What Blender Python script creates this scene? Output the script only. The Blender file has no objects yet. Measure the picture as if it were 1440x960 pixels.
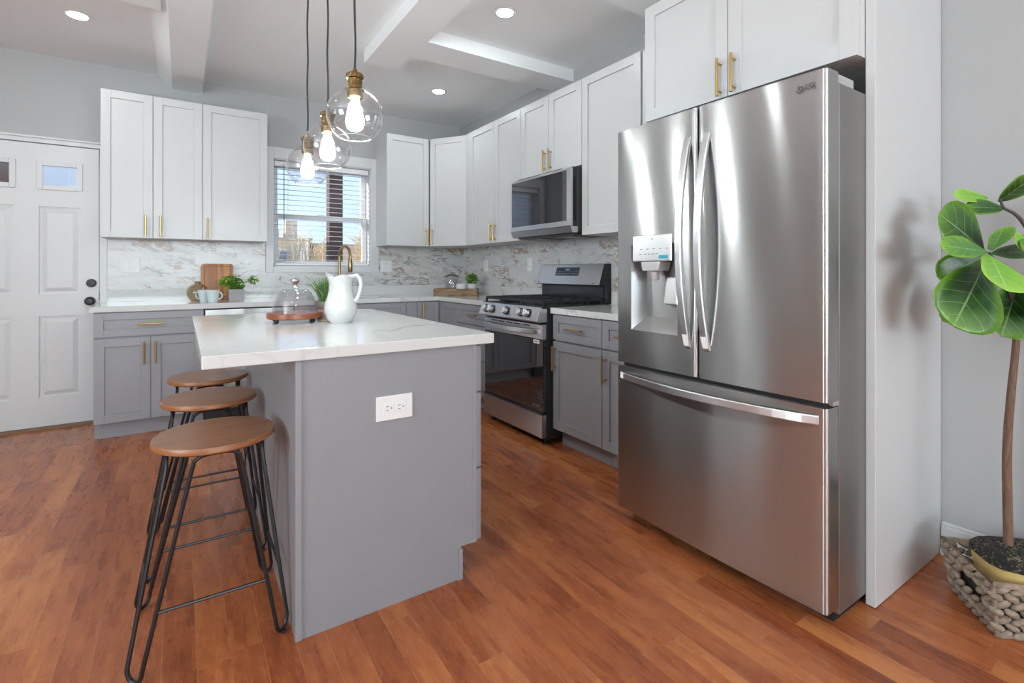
import bpy, math, random
from mathutils import Vector, Matrix
random.seed(7)
PI = math.pi
C = bpy.context.scene.collection
SC = bpy.context.scene

# ------------------------------------------------------------------ camera
cam_d = bpy.data.cameras.new('camera')
cam = bpy.data.objects.new('camera', cam_d); C.objects.link(cam)
cam.location = (0, 0, 1.155)
cam.rotation_euler = (PI/2, 0, math.radians(-33.5))
cam_d.sensor_width = 36.0
cam_d.lens = 701.44/1440*36
cam_d.shift_y = -(480-380.84)/1440
cam_d.clip_start = 0.02
SC.camera = cam

# ------------------------------------------------------------------ view / exposure
SC.view_settings.view_transform = 'Standard'
SC.view_settings.look = 'None'
SC.view_settings.exposure = 0.38
SC.view_settings.gamma = 1.0
SC.view_settings.use_curve_mapping = False
SC.cycles.max_bounces = 10
SC.cycles.transparent_max_bounces = 24
SC.cycles.sample_clamp_indirect = 6.0
SC.cycles.caustics_reflective = False
SC.cycles.caustics_refractive = False

# ------------------------------------------------------------------ sky, sun, added fill lights
wd = bpy.data.worlds.new('sky'); SC.world = wd; wd.use_nodes = True
wn = wd.node_tree; wn.nodes.clear()
_o = wn.nodes.new('ShaderNodeOutputWorld'); _b = wn.nodes.new('ShaderNodeBackground')
_t = wn.nodes.new('ShaderNodeTexCoord'); _s = wn.nodes.new('ShaderNodeSeparateXYZ')
_r = wn.nodes.new('ShaderNodeValToRGB')
wn.links.new(_t.outputs['Generated'], _s.inputs[0]); wn.links.new(_s.outputs['Z'], _r.inputs[0])
_r.color_ramp.elements[0].color = (.56, .76, 1, 1); _r.color_ramp.elements[0].position = 0.0
_r.color_ramp.elements[1].color = (.30, .52, .95, 1); _r.color_ramp.elements[1].position = 0.6
wn.links.new(_r.outputs[0], _b.inputs[0]); _b.inputs[1].default_value = 1.2
wn.links.new(_b.outputs[0], _o.inputs[0])

sd = bpy.data.lights.new('sun', 'SUN'); sd.energy = 6.0; sd.angle = math.radians(1.0); sd.color = (1, .95, .88)
sun = bpy.data.objects.new('sun', sd); C.objects.link(sun)
sun.rotation_euler = Vector((-.80, .42, .42)).to_track_quat('Z', 'Y').to_euler()

def fill_light(name, loc, rot, sx, sy, power, col=(.865, .975, 1)):
    l = bpy.data.lights.new(name, 'AREA'); l.shape = 'RECTANGLE'; l.size = sx; l.size_y = sy
    l.energy = power; l.color = col
    o = bpy.data.objects.new(name, l); C.objects.link(o); o.location = loc; o.rotation_euler = rot
    return o
# added soft fill lamps at unseen wall openings, tilted up to brighten the ceiling
fill_light('front_fill_light', (0.1, -5.48, 1.55), (PI/2+.95, 0, 0), 4.2, 1.7, 300)
fill_light('side_fill_light', (-3.57, 0.4, 1.6), (PI/2+.70, 0, -PI/2), 1.3, 1.7, 115)

# ------------------------------------------------------------------ node helpers
class NT:
    def __init__(s, name):
        s.m = bpy.data.materials.new(name); s.m.use_nodes = True
        s.nt = s.m.node_tree; s.nt.nodes.clear()
        s.out = s.nt.nodes.new('ShaderNodeOutputMaterial')
    def n(s, t, **k):
        nd = s.nt.nodes.new('ShaderNode'+t)
        for a, v in k.items(): setattr(nd, a, v)
        return nd
    def put(s, sock, v):
        if isinstance(v, bpy.types.NodeSocket): s.nt.links.new(v, sock)
        elif v is not None:
            if isinstance(v, (tuple, list)) and len(v) == 3 and sock.type == 'RGBA': v = (*v, 1)
            sock.default_value = v
    def math(s, op, a, b=None, c=None):
        nd = s.n('Math', operation=op)
        s.put(nd.inputs[0], a); s.put(nd.inputs[1], b); s.put(nd.inputs[2], c)
        return nd.outputs[0]
    def mix(s, f, a, b):
        nd = s.n('Mix', data_type='RGBA')
        s.put(nd.inputs['Factor'], f); s.put(nd.inputs[6], a); s.put(nd.inputs[7], b)
        return nd.outputs[2]
    def noise(s, vec, scale=5, detail=3, rough=.5, dist=0):
        nd = s.n('TexNoise'); s.put(nd.inputs['Vector'], vec)
        nd.inputs['Scale'].default_value = scale; nd.inputs['Detail'].default_value = detail
        nd.inputs['Roughness'].default_value = rough; nd.inputs['Distortion'].default_value = dist
        return nd.outputs['Fac']
    def ramp(s, f, *els):
        nd = s.n('ValToRGB'); s.put(nd.inputs[0], f)
        e = nd.color_ramp.elements
        while len(e) < len(els): e.new(.5)
        for q, (p, c) in zip(e, els):
            q.position = p; q.color = (*c, 1) if len(c) == 3 else c
        return nd.outputs[0]
    def comb(s, x=0, y=0, z=0):
        nd = s.n('CombineXYZ')
        for i, v in enumerate((x, y, z)): s.put(nd.inputs[i], v)
        return nd.outputs[0]
    def sep(s, v):
        nd = s.n('SeparateXYZ'); s.put(nd.inputs[0], v); return nd.outputs
    def pos(s): return s.n('NewGeometry').outputs['Position']
    def obj(s): return s.n('TexCoord').outputs['Object']
    def vscale(s, v, sc):
        nd = s.n('VectorMath', operation='MULTIPLY'); s.put(nd.inputs[0], v); nd.inputs[1].default_value = sc
        return nd.outputs[0]
    def vadd(s, a, b):
        nd = s.n('VectorMath', operation='ADD'); s.put(nd.inputs[0], a); s.put(nd.inputs[1], b)
        return nd.outputs[0]
    def bump(s, h, strength=.2, dist=.002):
        nd = s.n('Bump'); s.put(nd.inputs['Height'], h); nd.inputs['Strength'].default_value = strength
        nd.inputs['Distance'].default_value = dist; return nd.outputs[0]
    def bsdf(s, **k):
        nd = s.n('BsdfPrincipled')
        for a, v in k.items(): s.put(nd.inputs[a.replace('_', ' ')], v)
        s.nt.links.new(nd.outputs[0], s.out.inputs[0]); return nd

def simple(name, col, rough=.5, metal=0, var=.04, scale=9, **k):
    t = NT(name)
    f = t.noise(t.obj(), scale, 4)
    lo = tuple(c*(1-var) for c in col); hi = tuple(min(1, c*(1+var)) for c in col)
    t.bsdf(Base_Color=t.mix(f, lo, hi), Roughness=rough, Metallic=metal, **k)
    return t.m

def glass_mat(name, tint=(1, 1, 1), gloss=1.0, ior=1.45, rough=0.0):
    t = NT(name)
    lw = t.n('LayerWeight'); lw.inputs['Blend'].default_value = .5
    f0 = ((ior-1)/(ior+1))**2*2
    fac = t.math('MULTIPLY', t.math('ADD', t.math('MULTIPLY', t.math('POWER', lw.outputs['Facing'], 5), 1-f0), f0), gloss)
    tr = t.n('BsdfTransparent'); t.put(tr.inputs[0], tint)
    gl = t.n('BsdfGlossy'); gl.inputs['Roughness'].default_value = rough
    nz = t.noise(t.obj(), 6, 2)
    t.put(gl.inputs['Color'], t.mix(nz, (.97, .97, .97), (1, 1, 1)))
    mx = t.n('MixShader'); t.put(mx.inputs[0], fac)
    t.nt.links.new(tr.outputs[0], mx.inputs[1]); t.nt.links.new(gl.outputs[0], mx.inputs[2])
    t.nt.links.new(mx.outputs[0], t.out.inputs[0]); return t.m

def steel(name, col, rough, aniso=.85, along=(0, 0, 1), grain=(1, 1, 260)):
    t = NT(name)
    nz = t.noise(t.vscale(t.obj(), grain), 1.5, 2)
    base = t.mix(nz, tuple(c*.985 for c in col), col)
    r = t.math('ADD', t.math('MULTIPLY', nz, .012), rough)
    tg = t.comb(*along)
    b1 = t.bsdf(Base_Color=base, Metallic=1.0, Roughness=r, Anisotropic=aniso, Tangent=tg)
    b2 = t.bsdf(Base_Color=base, Metallic=1.0, Roughness=.36, Anisotropic=1.0, Tangent=tg)
    mx = t.n('MixShader'); mx.inputs[0].default_value = .38
    t.nt.links.new(b1.outputs[0], mx.inputs[1]); t.nt.links.new(b2.outputs[0], mx.inputs[2])
    t.nt.links.new(mx.outputs[0], t.out.inputs[0])
    return t.m

M = {}
M['paint_wall'] = simple('wall_paint', (.42, .42, .423), .6, var=.02)
M['paint_ceiling'] = simple('ceiling_paint', (.865, .88, .89), .7, var=.01)
M['trim'] = simple('white_trim_paint', (.66, .66, .67), .35, var=.01)
M['white_cab'] = simple('white_cabinet_lacquer', (.60, .60, .605), .33, var=.01)
M['gray_cab'] = simple('gray_cabinet_lacquer', (.30, .30, .322), .36, var=.03)
M['gray_panel'] = simple('gray_island_panel', (.265, .268, .287), .36, var=.03)
M['dark_gap'] = simple('cabinet_interior', (.05, .05, .055), .8)
M['brass'] = simple('brushed_brass', (.52, .35, .13), .30, 1.0)
M['antique_brass'] = simple('antique_brass', (.36, .26, .12), .30, 1.0, var=.2)
M['black_metal'] = simple('black_powder_coat', (.012, .012, .013), .38, var=.1)
M['black_plastic'] = simple('black_plastic', (.02, .02, .022), .45)
M['iron'] = simple('cast_iron', (.02, .021, .023), .55, var=.2)
M['black_glass'] = simple('black_glass', (.010, .010, .012), .04, var=.02, Coat_Weight=1.0, Specular_IOR_Level=.9)
M['plate'] = simple('white_plastic', (.76, .76, .76), .3, var=.01)
M['plate_dark'] = simple('outlet_slots', (.04, .04, .04), .6)
M['steel'] = steel('brushed_stainless', (.545, .545, .545), .155, 1.0)
M['steel_h'] = steel('brushed_stainless_handles', (.72, .72, .73), .31, .3)
M['steel_side'] = simple('painted_steel_side', (.30, .29, .28), .38, .85)
M['chrome'] = simple('chrome', (.8, .8, .82), .08, 1.0)
M['ceramic'] = simple('white_ceramic', (.62, .62, .61), .14, var=.01, Coat_Weight=.3)
M['mug'] = simple('pale_blue_glaze', (.60, .68, .70), .2)
M['glass'] = glass_mat('clear_glass', tint=(.95, .957, .965), gloss=2.1)
M['dome_glass'] = glass_mat('bubbled_glass', tint=(.84, .85, .87), gloss=1.7)
M['glass_lip'] = simple('glass_edge', (.75, .78, .80), .1, var=.02)
M['pane'] = glass_mat('window_glass', gloss=.5)
M['amber_glass'] = glass_mat('smoked_amber_glass', tint=(.76, .66, .53), gloss=1.5)
M['slat'] = simple('white_blind_slats', (.80, .80, .82), .45, var=.01)
M['concrete'] = simple('gray_concrete', (.34, .32, .33), .8, var=.15, scale=30)
M['pot'] = simple('stoneware_pot', (.62, .49, .44), .6, var=.1)
M['pot_band'] = simple('taupe_glaze', (.22, .18, .155), .5, var=.15)
M['saucer'] = simple('tan_saucer', (.50, .40, .31), .6)
M['soil'] = simple('dark_soil', (.03, .022, .016), .9, var=.4, scale=60)
M['brown_post'] = simple('brown_painted_wood', (.085, .050, .045), .7, var=.15)
M['burlap'] = simple('yellow_liner', (.60, .43, .16), .8, var=.12, scale=70)
M['sticker'] = simple('white_sticker', (.85, .85, .85), .5)
M['sticker_blue'] = simple('cyan_sticker', (.03, .36, .50), .4)
M['ink'] = simple('gray_ink', (.16, .16, .17), .5)
M['rubber'] = simple('black_rubber', (.01, .01, .01), .7)

def emit(name, col, s):
    t = NT(name); e = t.n('Emission')
    f = t.noise(t.obj(), 3, 1)
    t.put(e.inputs[0], t.mix(f, tuple(c*.98 for c in col), col)); e.inputs[1].default_value = s
    t.nt.links.new(e.outputs[0], t.out.inputs[0]); return t.m
M['downlight'] = emit('downlight_diffuser', (.925, 1, .99), 105)
M['bulb'] = emit('lit_bulb', (.925, 1, .99), 125)

def m_floor():
    t = NT('cherry_floorboards'); p = t.sep(t.pos())
    w = .0862
    fx = t.math('DIVIDE', t.math('SUBTRACT', p[0], .037), w)
    row = t.math('FLOOR', fx)
    wr = t.n('TexWhiteNoise', noise_dimensions='1D'); t.put(wr.inputs['W'], row)
    fy = t.math('ADD', t.math('DIVIDE', p[1], .66), t.math('MULTIPLY', wr.outputs['Value'], 9.3))
    cell = t.math('FLOOR', fy)
    wc = t.n('TexWhiteNoise', noise_dimensions='2D'); t.put(wc.inputs['Vector'], t.comb(row, cell))
    rnd = wc.outputs['Value']
    gv = t.vadd(t.comb(t.math('MULTIPLY', p[0], 16), t.math('MULTIPLY', p[1], 2.6), 0), t.vscale(wc.outputs['Color'], (40, 40, 40)))
    g1 = t.noise(gv, 1.5, 4, .55, .12)
    g3 = t.noise(t.vadd(t.comb(t.math('MULTIPLY', p[0], 62), t.math('MULTIPLY', p[1], 24), 0), t.vscale(wc.outputs['Color'], (17, 29, 5))), 1.0, 6, .68, .25)
    gf = t.noise(t.vadd(t.comb(t.math('MULTIPLY', p[0], 190), t.math('MULTIPLY', p[1], 9), 0), t.vscale(wc.outputs['Color'], (40, 40, 40))), 1, 3)
    f = t.math('ADD', t.math('MULTIPLY', rnd, .25), t.math('ADD', t.math('ADD', t.math('MULTIPLY', g1, .50), t.math('MULTIPLY', g3, .34)), t.math('MULTIPLY', gf, .14)))
    col = t.ramp(f, (.32, (.14, .034, .011)), (.50, (.285, .074, .025)), (.66, (.41, .125, .041)), (.84, (.57, .215, .070)))
    ex = t.math('ABSOLUTE', t.math('SUBTRACT', t.math('FRACT', fx), .5))
    ey = t.math('ABSOLUTE', t.math('SUBTRACT', t.math('FRACT', fy), .5))
    gap = t.math('MAXIMUM', t.math('GREATER_THAN', ex, .491), t.math('GREATER_THAN', ey, .4985))
    c2 = t.mix(t.math('MULTIPLY', gap, .55), col, (.52, .25, .11))
    t.bsdf(Base_Color=c2, Specular_IOR_Level=.38, Roughness=t.math('ADD', t.math('MULTIPLY', g1, .12), .22),
           Normal=t.bump(t.math('SUBTRACT', t.math('MULTIPLY', g1, .15), gap), .25, .0012))
    return t.m
M['floor'] = m_floor()

def veins(t, v, scale, width, dist=1.2, detail=4):
    n = t.noise(v, scale, detail, .55, dist)
    a = t.math('ABSOLUTE', t.math('SUBTRACT', n, .5))
    s = t.n('MapRange', interpolation_type='SMOOTHSTEP'); t.put(s.inputs[0], a)
    s.inputs[1].default_value = 0; s.inputs[2].default_value = width; s.inputs[3].default_value = 1; s.inputs[4].default_value = 0
    return s.outputs[0]

def m_quartz():
    t = NT('white_quartz'); p = t.pos()
    v1 = veins(t, p, 1.15, .016, 1.0, 3); v2 = veins(t, t.vadd(p, t.comb(3, 7, 1)), 2.3, .008, 1.4, 4)
    msk = t.ramp(t.noise(t.vadd(p, t.comb(9, 2, 5)), 1.3, 2), (.42, (0, 0, 0)), (.62, (1, 1, 1)))
    f = t.math('MULTIPLY', t.math('ADD', t.math('MULTIPLY', v1, .55), t.math('MULTIPLY', v2, .35)), msk)
    cl = t.noise(p, 2.5, 4)
    base = t.mix(cl, (.60, .60, .595), (.66, .66, .655))
    t.bsdf(Base_Color=t.mix(f, base, (.36, .34, .32)), Roughness=.10)
    return t.m
M['quartz'] = m_quartz()

def m_marble():
    t = NT('marble_wall_tiles'); p = t.sep(t.pos())
    u = t.math('SUBTRACT', p[0], p[1]); z = t.math('SUBTRACT', p[2], 1.006)
    fz = t.math('DIVIDE', z, .1016); row = t.math('FLOOR', fz)
    fu = t.math('ADD', t.math('DIVIDE', u, .305), t.math('MULTIPLY', t.math('MODULO', t.math('ADD', row, 10), 2), .5))
    col = t.math('FLOOR', fu)
    wc = t.n('TexWhiteNoise', noise_dimensions='2D'); t.put(wc.inputs['Vector'], t.comb(row, col))
    off = t.vscale(wc.outputs['Color'], (30, 30, 30))
    # veins lean across the tile
    uv = t.comb(t.math('ADD', t.math('MULTIPLY', u, .8), t.math('MULTIPLY', z, .9)), t.math('MULTIPLY', z, 2.0), 0)
    q = t.vadd(uv, off)
    g = veins(t, q, 3.0, .045, 1.6, 6); g2 = veins(t, t.vadd(q, t.comb(5, 3, 0)), 7, .05, 1.2, 5)
    mk = t.ramp(t.noise(t.vadd(q, t.comb(2, 8, 0)), 2.6, 3), (.42, (0, 0, 0)), (.62, (1, 1, 1)))
    mb = t.ramp(t.noise(t.vadd(q, t.comb(7, 1, 3)), 2.2, 3), (.50, (0, 0, 0)), (.66, (1, 1, 1)))
    base = t.mix(t.noise(q, 4, 5), (.50, .495, .49), (.68, .675, .67))
    c = t.mix(t.math('MULTIPLY', t.math('ADD', t.math('MULTIPLY', g, .8), t.math('MULTIPLY', g2, .4)), mk), base, (.24, .225, .22))
    c = t.mix(t.math('MULTIPLY', t.math('MULTIPLY', t.math('ADD', g, g2), mb), .85), c, (.36, .23, .15))
    gap = t.math('MAXIMUM', t.math('GREATER_THAN', t.math('ABSOLUTE', t.math('SUBTRACT', t.math('FRACT', fu), .5)), .496),
                 t.math('GREATER_THAN', t.math('ABSOLUTE', t.math('SUBTRACT', t.math('FRACT', fz), .5)), .488))
    c = t.mix(t.math('MULTIPLY', gap, .6), c, (.66, .65, .64))
    t.bsdf(Base_Color=c, Roughness=.22, Normal=t.bump(t.math('SUBTRACT', 1, gap), .2, .001))
    return t.m
M['marble'] = m_marble()

def m_wood(name, lo, hi, scale=(6, 60, 60), rough=.4, stripes=None):
    t = NT(name); o = t.obj()
    g = t.noise(t.vscale(o, scale), 1.0, 5, .6, .6)
    f = g
    if stripes is not None:
        s = t.math('FLOOR', t.math('DIVIDE', t.sep(o)[0], stripes))
        w = t.n('TexWhiteNoise', noise_dimensions='1D'); t.put(w.inputs['W'], s)
        f = t.math('ADD', t.math('MULTIPLY', g, .5), t.math('MULTIPLY', w.outputs['Value'], .5))
    t.bsdf(Base_Color=t.ramp(f, (.25, lo), (.75, hi)), Roughness=rough)
    return t.m
M['seat'] = m_wood('walnut_stool_seat', (.20, .085, .042), (.35, .165, .088), (5, 40, 40), .34)
M['seat_edge'] = m_wood('plywood_edge', (.20, .065, .02), (.38, .15, .05), (20, 20, 200), .4)
M['board'] = m_wood('bamboo_board', (.30, .10, .025), (.58, .26, .07), (60, 60, 5), .4, .022)
M['acacia'] = m_wood('acacia_wood', (.15, .04, .018), (.28, .085, .035), (8, 8, 60), .35)
M['rustic'] = m_wood('rustic_wood', (.10, .058, .03), (.34, .21, .12), (12, 12, 40), .7)
M['threshold'] = m_wood('oak_threshold', (.16, .07, .03), (.28, .13, .05), (4, 60, 60), .5)
M['bark'] = m_wood('thin_bark', (.09, .045, .03), (.22, .125, .085), (80, 80, 14), .8)
M['wicker'] = m_wood('dried_hyacinth', (.13, .095, .07), (.42, .33, .25), (30, 30, 60), .8)
M['stem'] = simple('dark_stem', (.06, .05, .045), .6, var=.3)

def m_moss():
    t = NT('black_moss'); o = t.obj(); n = t.noise(o, 130, 5, .7)
    n2 = t.noise(o, 26, 3)
    c = t.ramp(t.math('ADD', t.math('MULTIPLY', n, .8), t.math('MULTIPLY', n2, .2)), (.52, (.012, .012, .011)), (.66, (.30, .24, .14)))
    t.bsdf(Base_Color=c, Roughness=.9, Normal=t.bump(n, .8, .006)); return t.m
M['moss'] = m_moss()

def m_leaf(name, dark, edge, vein, glow=.15):
    t = NT(name); uv = t.sep(t.n('UVMap').outputs[0])
    au = t.math('ABSOLUTE', t.math('SUBTRACT', t.math('MULTIPLY', uv[0], 2), 1))
    mid = t.math('LESS_THAN', au, .028)
    s = t.math('FRACT', t.math('SUBTRACT', t.math('MULTIPLY', uv[1], 5.5), t.math('MULTIPLY', au, 1.5)))
    sv = t.math('MULTIPLY', t.math('LESS_THAN', t.math('ABSOLUTE', t.math('SUBTRACT', s, .5)), .028), t.math('LESS_THAN', au, .85))
    v = t.math('MAXIMUM', mid, t.math('MULTIPLY', sv, .7))
    n = t.noise(t.obj(), 22, 4)
    e = t.math('ADD', t.math('POWER', t.math('MAXIMUM', au, t.math('MULTIPLY', uv[1], .97)), 5), t.math('MULTIPLY', t.math('SUBTRACT', n, .5), .5))
    nd = t.n('Clamp'); t.put(nd.inputs[0], e)
    base = t.mix(nd.outputs[0], dark, edge)
    col = t.mix(t.math('MULTIPLY', v, .75), base, vein)
    hb = t.math('ADD', t.math('MULTIPLY', s, -.3), t.math('MULTIPLY', n, .3))
    b = t.bsdf(Base_Color=col, Roughness=.33, Normal=t.bump(t.math('SUBTRACT', hb, t.math('MULTIPLY', v, .6)), .5, .004))
    b.inputs['Subsurface Weight'].default_value = 0
    return t.m
M['leaf_d'] = m_leaf('leaf_dark_green', (.010, .048, .008), (.13, .30, .015), (.20, .34, .11))
M['leaf_m'] = m_leaf('leaf_mid_green', (.06, .20, .035), (.20, .40, .03), (.34, .52, .20))
M['leaf_l'] = m_leaf('leaf_lime_green', (.17, .40, .04), (.34, .58, .07), (.42, .62, .20))
M['herb'] = simple('herb_leaves', (.12, .30, .025), .45, var=.5, scale=60)
M['succulent'] = simple('succulent_leaves', (.14, .27, .06), .45, var=.5, scale=60)
M['grass'] = simple('faux_grass', (.10, .20, .06), .5, var=.6, scale=50)
M['grass_pale'] = simple('pale_grass', (.50, .56, .42), .5, var=.2)

def m_brick():
    t = NT('tan_brick'); p = t.sep(t.pos())
    b = t.n('TexBrick'); t.put(b.inputs['Vector'], t.comb(t.math('ADD', p[0], p[1]), p[2], 0))
    b.inputs['Scale'].default_value = 1; b.inputs['Brick Width'].default_value = .4; b.inputs['Row Height'].default_value = .14
    b.inputs['Mortar Size'].default_value = .02
    b.inputs['Color1'].default_value = (.72, .45, .28, 1); b.inputs['Color2'].default_value = (.80, .57, .40, 1)
    b.inputs['Mortar'].default_value = (.80, .70, .58, 1)
    t.bsdf(Base_Color=b.outputs[0], Roughness=.9); return t.m
M['brick'] = m_brick()
def m_siding():
    t = NT('white_siding'); p = t.sep(t.pos())
    f = t.math('FRACT', t.math('DIVIDE', p[2], .13))
    t.bsdf(Base_Color=t.mix(t.noise(t.pos(), 5, 3), (.88, .87, .86), (.93, .92, .91)), Roughness=.7,
           Normal=t.bump(f, .8, .02)); return t.m
M['siding'] = m_siding()
M['twig'] = simple('dry_twigs', (.80, .56, .33), .9, var=.4, scale=3)
M['lawn'] = simple('dry_lawn', (.62, .48, .28), .95, var=.4, scale=2)
M['house_roof'] = simple('gray_roof', (.22, .19, .18), .9, var=.2)

# ------------------------------------------------------------------ mesh builder
class MB:
    def __init__(s): s.v = []; s.f = []; s.mi = []; s.sm = []; s.uv = None; s.cur = 0; s.smooth = False
    def add(s, vs, fs, smooth=None):
        b = len(s.v); s.v += [tuple(q) for q in vs]
        for f in fs:
            s.f.append([b+i for i in f]); s.mi.append(s.cur); s.sm.append(s.smooth if smooth is None else smooth)
        return s
    def box(s, x0, x1, y0, y1, z0, z1, m=None):
        vs = [(x, y, z) for z in (z0, z1) for y in (y0, y1) for x in (x0, x1)]
        if m: vs = [m(*q) for q in vs]
        return s.add(vs, [(0, 2, 3, 1), (4, 5, 7, 6), (0, 1, 5, 4), (2, 6, 7, 3), (0, 4, 6, 2), (1, 3, 7, 5)], False)
    def hexa(s, lo, hi):      # two quads of 4 points
        return s.add(list(lo)+list(hi), [(3, 2, 1, 0), (4, 5, 6, 7), (0, 1, 5, 4), (1, 2, 6, 5), (2, 3, 7, 6), (3, 0, 4, 7)], False)
    def prism(s, poly, n0, n1, m):
        k = len(poly)
        vs = [m(a, n0, b) for a, b in poly]+[m(a, n1, b) for a, b in poly]
        fs = [tuple(range(k))[::-1], tuple(range(k, 2*k))]+[(i, (i+1) % k, k+(i+1) % k, k+i) for i in range(k)]
        return s.add(vs, fs, False)
    def tube(s, pts, r, n=8, closed=False, cap=True, rr=None, squash=1.0):
        pts = [Vector(p) for p in pts]; k = len(pts)
        tan = []
        for i in range(k):
            a = pts[(i-1) % k] if (closed or i > 0) else pts[i]
            b = pts[(i+1) % k] if (closed or i < k-1) else pts[i]
            tan.append((b-a).normalized())
        up = Vector((0, 0, 1)) if abs(tan[0].z) < .9 else Vector((1, 0, 0))
        nr = tan[0].cross(up).normalized()
        vs = []
        for i in range(k):
            nr = (nr-tan[i]*nr.dot(tan[i])).normalized()
            bi = tan[i].cross(nr)
            q = rr[i] if rr else r
            for j in range(n):
                a = 2*PI*j/n
                vs.append(pts[i]+nr*math.cos(a)*q+bi*math.sin(a)*q*squash)
        fs = []
        for i in range(k if closed else k-1):
            for j in range(n):
                a, b = i*n+j, i*n+(j+1) % n
                c, d = ((i+1) % k)*n+(j+1) % n, ((i+1) % k)*n+j
                fs.append((a, b, c, d))
        s.add(vs, fs, True)
        if cap and not closed:
            b = len(s.v)-len(vs)
            s.f += [[b+j for j in range(n)][::-1], [b+(k-1)*n+j for j in range(n)]]
            s.mi += [s.cur]*2; s.sm += [False]*2
        return s
    def cyl(s, p0, p1, r, n=16, r1=None):
        return s.tube([p0, p1], r, n, rr=[r, r1 if r1 is not None else r])
    def lathe(s, prof, c, n=32, axis='Z', fn=None, sharp=False):
        vs = []; cx, cy, cz = c; k = len(prof)
        for r, z in prof:
            for j in range(n):
                a = 2*PI*j/n
                rr, zz = (fn(r, z, a) if fn else (r, z))
                if axis == 'Z': vs.append((cx+rr*math.cos(a), cy+rr*math.sin(a), cz+zz))
                elif axis == 'X': vs.append((cx+zz, cy+rr*math.cos(a), cz+rr*math.sin(a)))
                else: vs.append((cx+rr*math.cos(a), cy+zz, cz+rr*math.sin(a)))
        fs = []
        for i in range(k-1):
            for j in range(n):
                fs.append((i*n+j, i*n+(j+1) % n, (i+1)*n+(j+1) % n, (i+1)*n+j))
        s.add(vs, fs, not sharp); b = len(s.v)-len(vs)
        if prof[0][0] > 1e-5: s.f.append([b+j for j in range(n)][::-1]); s.mi.append(s.cur); s.sm.append(False)
        if prof[-1][0] > 1e-5: s.f.append([b+(k-1)*n+j for j in range(n)]); s.mi.append(s.cur); s.sm.append(False)
        return s
    def surf(s, prof, c, n=32):    # open revolved sheet, no caps
        b0 = len(s.f); s.lathe(prof, c, n)
        # drop cap polygons
        keep = [i for i in range(len(s.f)) if i < b0 or len(s.f[i]) == 4]
        s.f = [s.f[i] for i in keep]; s.mi = [s.mi[i] for i in keep]; s.sm = [s.sm[i] for i in keep]
        return s
    def ball(s, c, rx, ry=None, rz=None, n=12, k=8, rot=None):
        ry = ry or rx; rz = rz or rx; c = Vector(c); vs = []
        for i in range(k+1):
            p = PI*i/k
            for j in range(n):
                a = 2*PI*j/n
                q = Vector((rx*math.sin(p)*math.cos(a), ry*math.sin(p)*math.sin(a), rz*math.cos(p)))
                if rot: q = rot @ q
                vs.append(c+q)
        fs = [(i*n+j, (i+1)*n+j, (i+1)*n+(j+1) % n, i*n+(j+1) % n) for i in range(k) for j in range(n)]
        return s.add(vs, fs, True)
    def build(s, name, mat, parent=None, loc=(0, 0, 0), bevel=0, solid=0):
        if parent is not None: loc = WL[parent.name]
        l = Vector(loc)
        me = bpy.data.meshes.new(name)
        me.from_pydata([Vector(q)-l for q in s.v], [], s.f)
        for mm in (mat if isinstance(mat, (list, tuple)) else [mat]): me.materials.append(mm)
        for i, p in enumerate(me.polygons): p.material_index = s.mi[i]; p.use_smooth = s.sm[i]
        if s.uv:
            L = me.uv_layers.new(name='UVMap')
            for lp in me.loops: L.data[lp.index].uv = s.uv[lp.vertex_index]
        me.validate(); me.update()
        if any(s.sm): me.set_sharp_from_angle(angle=math.radians(42))
        o = bpy.data.objects.new(name, me); C.objects.link(o)
        if parent is not None: o.parent = parent
        else: o.location = l
        WL[o.name] = tuple(l)
        if solid:
            md = o.modifiers.new('thickness', 'SOLIDIFY'); md.thickness = solid; md.offset = 0
        if bevel:
            md = o.modifiers.new('edge', 'BEVEL'); md.width = bevel; md.segments = 2; md.limit_method = 'ANGLE'
            md.angle_limit = math.radians(40)
        return o
WL = {}
def tag(o, label=None, cat=None, group=None, kind=None):
    if label: o['label'] = label
    if cat: o['category'] = cat
    if group: o['group'] = group
    if kind: o['kind'] = kind
    return o
def thing(name, label, cat, loc, group=None, kind=None):
    o = bpy.data.objects.new(name, None); C.objects.link(o); o.location = loc
    o.empty_display_size = .05; WL[o.name] = tuple(loc)
    return tag(o, label, cat, group, kind)
def copy_tree(o, parent=None, loc=None):
    c = o.copy(); C.objects.link(c)
    if parent is not None: c.parent = parent
    if loc is not None: c.location = loc
    for ch in list(o.children): copy_tree(ch, c)
    return c
def struct(mb, name, mat, bevel=0):
    o = mb.build(name, mat, bevel=bevel); o['kind'] = 'structure'; return o
def frame(ox, oy, oz, U, N):
    return lambda u, n, z: (ox+U[0]*u+N[0]*n, oy+U[1]*u+N[1]*n, oz+z)

# ================================================================== ROOM SHELL
YB, XR, XL, YF, ZC, ZBM = 4.986, 2.60, -3.60, -5.5, 2.753, 2.66
struct(MB().box(XL-.1, XR+.1, YF-.1, YB+.25, -.1, 0), 'floor', M['floor'])
struct(MB().box(XL-.1, XR+.1, YF-.1, YB+.25, ZC, ZC+.1), 'ceiling', M['paint_ceiling'])
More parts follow.
